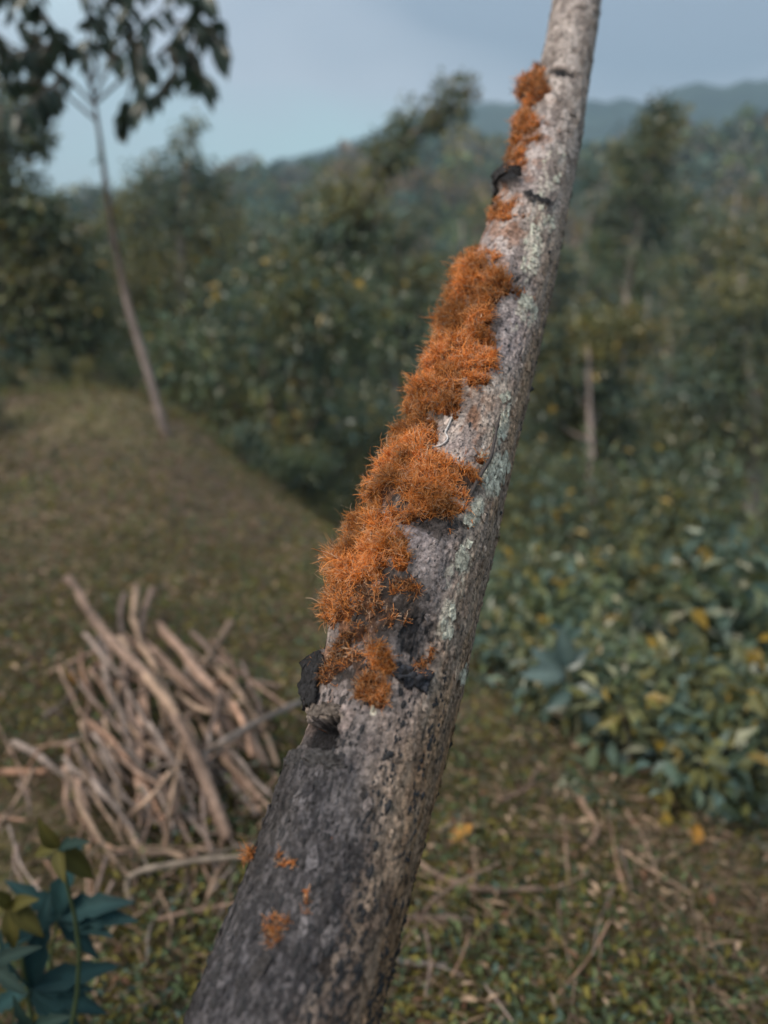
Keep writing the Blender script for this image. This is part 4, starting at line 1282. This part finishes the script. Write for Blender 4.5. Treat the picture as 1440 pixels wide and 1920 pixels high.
def fuzz_field(u, v, weight, cy):
    u = u + (fbm(cy * 75, 2, 315) - 0.5) * 70
    v = v + (fbm(cy * 75 + 40, 2, 317) - 0.5) * 70
    for q in VOIDS:
        weight = weight * (1 - 0.97 * blob(u, v, *q, 0.5))
    Ms = np.stack([blob(u, v, q[0], q[1], q[2], q[3], 0.5) for q in CL], 0)
    w = Ms * CLA[:, 4][:, None]
    am = np.argmax(w, 0)
    return Ms[am, np.arange(len(u))] * weight, am


NS = 420000
fk = RNG.uniform(39, n_ax - 36, NS)
ft = RNG.uniform(-2.35, 0.75, NS)
P0, d0 = surf(fk, ft)
fu, fv, fz = proj(P0)
backfade = sstep(ft, -2.4, -1.7)
ki = fk.astype(int)
cylp = np.stack([np.cos(ft) * AR[ki], np.sin(ft) * AR[ki], arc[ki]], -1)
Mf, am = fuzz_field(fu, fv, backfade, cylp)
ng = fbm(cylp * 170, 3, 301)
ng2 = fbm(cylp * 60, 2, 303)
void = fbm(cylp * 95, 2, 307)
okk = (Mf > 0.02) & (RNG.random(NS) < sstep(void + 0.35 * (Mf - 0.5) - 0.10 * CLA[am, 6], 0.36, 0.50)) & (RNG.random(NS) < np.clip(CLA[am, 5] * sstep(Mf + (ng - 0.5) * 1.7 + (ng2 - .5) * 1.2, 0.22, 0.60), 0, 1.3) * 0.8)
fk, ft, Mf, am, cylp, ng, ng2, fz = (a[okk] for a in (fk, ft, Mf, am, cylp, ng, ng2, fz))
MAXF = 58000
CLA[:, 4] *= 0.88
# keep fewer of the far ones, which show small
keepw = np.clip((0.72 / fz) ** 1.5, 0.25, 1.0)
sel = RNG.random(len(fk)) < keepw
fk, ft, Mf, am, cylp, ng, ng2, fz = (a[sel] for a in (fk, ft, Mf, am, cylp, ng, ng2, fz))
if len(fk) > MAXF:
    sel = RNG.choice(len(fk), MAXF, replace=False)
    fk, ft, Mf, am, cylp, ng, ng2, fz = (a[sel] for a in (fk, ft, Mf, am, cylp, ng, ng2, fz))
nF = len(fk)
print('filaments', nF)
lumpf = lambda q: 0.25 + 1.0 * sstep(fbm(q * 125, 2, 319), 0.28, 0.72)
Hc = CLA[am, 4] * np.sqrt(Mf) * (0.45 + 1.1 * ng2) * lumpf(cylp)
lift = Hc * RNG.random(nF) ** 0.7 * 0.9
B0, rad_d = surf(fk, ft, disp_at(fk, ft) + lift)
t_ax = TT[fk.astype(int)]
K = 5
Ln = (0.0042 + 0.36 * Hc) * RNG.uniform(0.55, 1.35, nF) * (1 + 0.5 * (RNG.random(nF) < 0.07))
dfield = np.stack([fbm(cylp * 260 + o_, 2, 311) for o_ in (0, 31.7, 67.3)], -1) - 0.5
D = nrm(rad_d * RNG.uniform(0.1, 1.0, (nF, 1)) + dfield * 2.4 + rand_dirs(nF) * 0.95 + t_ax * RNG.normal(0.1, 0.3, (nF, 1)))
pts = [B0]
curl = rand_dirs(nF)
for s in range(K - 1):
    D = nrm(D + curl * RNG.uniform(0.1, 0.75, (nF, 1)) + rand_dirs(nF) * 0.32)
    pts.append(pts[-1] + D * (Ln / (K - 1))[:, None])
PP = np.stack(pts, 1)                                     # nF,K,3
Tn = nrm(np.gradient(PP, axis=1))
A_ = nrm(np.cross(Tn, nrm(rand_dirs(nF))[:, None] + 0 * Tn)); B_ = np.cross(Tn, A_)
r0 = np.clip(RNG.lognormal(math.log(0.00016), 0.35, nF), 0.00009, 0.00042) * np.clip(fz / 0.58, 0.9, 1.6)
rk = r0[:, None] * np.array([1.1, 1.0, 0.9, 0.75, 0.4])[None]
ang3 = np.array([0, 2.094, 4.189])
RV = PP[:, :, None] + (A_[:, :, None] * np.cos(ang3)[None, None, :, None] + B_[:, :, None] * np.sin(ang3)[None, None, :, None]) * rk[:, :, None, None]
dark = CLA[am, 6]
hue = RNG.random(nF)
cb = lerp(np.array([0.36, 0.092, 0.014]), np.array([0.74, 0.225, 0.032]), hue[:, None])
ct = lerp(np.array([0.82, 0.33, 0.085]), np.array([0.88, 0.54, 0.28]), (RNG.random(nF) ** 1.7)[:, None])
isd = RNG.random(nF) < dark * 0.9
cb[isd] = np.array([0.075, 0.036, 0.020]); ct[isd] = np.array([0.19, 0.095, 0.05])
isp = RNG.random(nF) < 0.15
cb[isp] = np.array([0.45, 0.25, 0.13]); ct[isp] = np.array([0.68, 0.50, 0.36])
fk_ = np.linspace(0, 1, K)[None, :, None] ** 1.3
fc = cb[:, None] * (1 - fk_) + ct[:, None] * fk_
fc = fc * (0.55 + 0.8 * sstep(fbm(cylp * 55 + 13, 3, 321), 0.3, 0.68))[:, None, None]
fc = np.repeat(fc[:, :, None], 3, 2) * 0.95

# matted cores under the filaments
core_rows = np.arange(39, n_ax - 36, 2, dtype=float)
core_th = np.radians(np.linspace(-135, 45, 150))
CK, CT_ = np.meshgrid(core_rows, core_th, indexing='ij')
ck, ct_ = CK.ravel(), CT_.ravel()
Pc, dc = surf(ck, ct_)
cu_, cv_, _ = proj(Pc)
kic = ck.astype(int)
cylc = np.stack([np.cos(ct_) * AR[kic], np.sin(ct_) * AR[kic], arc[kic]], -1)
Mc, amc = fuzz_field(cu_, cv_, sstep(ct_, -2.4, -1.7), cylc)
g1 = fbm(cylc * 170, 3, 301); g2 = fbm(cylc * 60, 2, 303); g3 = fbm(cylc * 420, 2, 305)
cov = sstep(Mc + (g1 - 0.5) * 1.7 + (g2 - .5) * 1.2, 0.25, 0.62) * sstep(fbm(cylc * 95, 2, 307) + 0.35 * (Mc - 0.5) - 0.10 * CLA[amc, 6], 0.36, 0.52)
hcore = CLA[amc, 4] * np.sqrt(np.clip(Mc, 0, 1)) * (0.45 + 1.1 * g2) * lumpf(cylc) * (0.05 + 0.75 * g1 + 0.5 * (g3 - .5)) * cov - 0.0012 * (1 - cov)
Pcore, _ = surf(ck, ct_, disp_at(ck, ct_) + hcore)
dk_ = CLA[amc, 6][:, None]
ccol = lerp(lerp(np.array([0.10, 0.028, 0.008]), np.array([0.28, 0.08, 0.016]), sstep(g3, .35, .65)[:, None]), np.array([0.055, 0.032, 0.024]), np.clip(dk_ * 1.3 + (1 - sstep(g1, .32, .5))[:, None] * 0.75, 0, 1))  # low spots coloured darker, painting shade into gaps between strands
nrw, nct = CK.shape
i = np.arange(nrw - 1)[:, None] * nct; j = np.arange(nct - 1)[None]
cF = np.stack([i + j, i + j + 1, i + nct + j + 1, i + nct + j], -1).reshape(-1, 4)
fkeep = (cov[cF].max(1) > 0.05)
cF = cF[fkeep]
fid = CLA[amc[cF[:, 0]], 7].astype(int)
hid = CLA[am, 7].astype(int)
LAB = ['small orange tuft around the topmost dark knot', 'narrow orange tuft below the topmost knot', 'thin orange wisps between the knots and the long orange patch',
       'long thick orange patch below the curved bark crease', 'rounded shaggy orange tuft above the pale rootlet', 'wide orange clump ending beside the dead twig',
       'largest bright orange bushy clump standing out from the trunk', 'brown tangled fibres under the largest orange clump', 'sparse orange brown fibres on the bark edge above the hollow',
       'small bright orange tufts beside the dark branch scar', 'tiny orange wisps on the damp dark bark', 'flat orange fibres smeared on the damp lower bark']
quad3 = []
for s in range(K - 1):
    for a in range(3):
        a2 = (a + 1) % 3
        quad3.append([s * 3 + a, s * 3 + a2, (s + 1) * 3 + a2, (s + 1) * 3 + a])
quad3 = np.array(quad3)
for g in range(12):
    hs = np.where(hid == g)[0]
    Vh = RV[hs].reshape(-1, 3); Ch = fc[hs].reshape(-1, 3)
    Fh = (np.arange(len(hs))[:, None, None] * (K * 3) + quad3[None]).reshape(-1, 4)
    cf = cF[fid == g]
    parts_V, parts_F, parts_C = [Vh], [Fh], [Ch]
    if len(cf) and g < 10:
        uq, invx = np.unique(cf, return_inverse=True)
        parts_V.append(Pcore[uq]); parts_F.append(invx.reshape(-1, 4) + len(Vh)); parts_C.append(ccol[uq])
    if len(Vh) == 0: continue
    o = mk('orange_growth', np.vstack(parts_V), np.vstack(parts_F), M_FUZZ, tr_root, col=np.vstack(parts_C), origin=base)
    tag(o, LAB[g], kind='stuff')
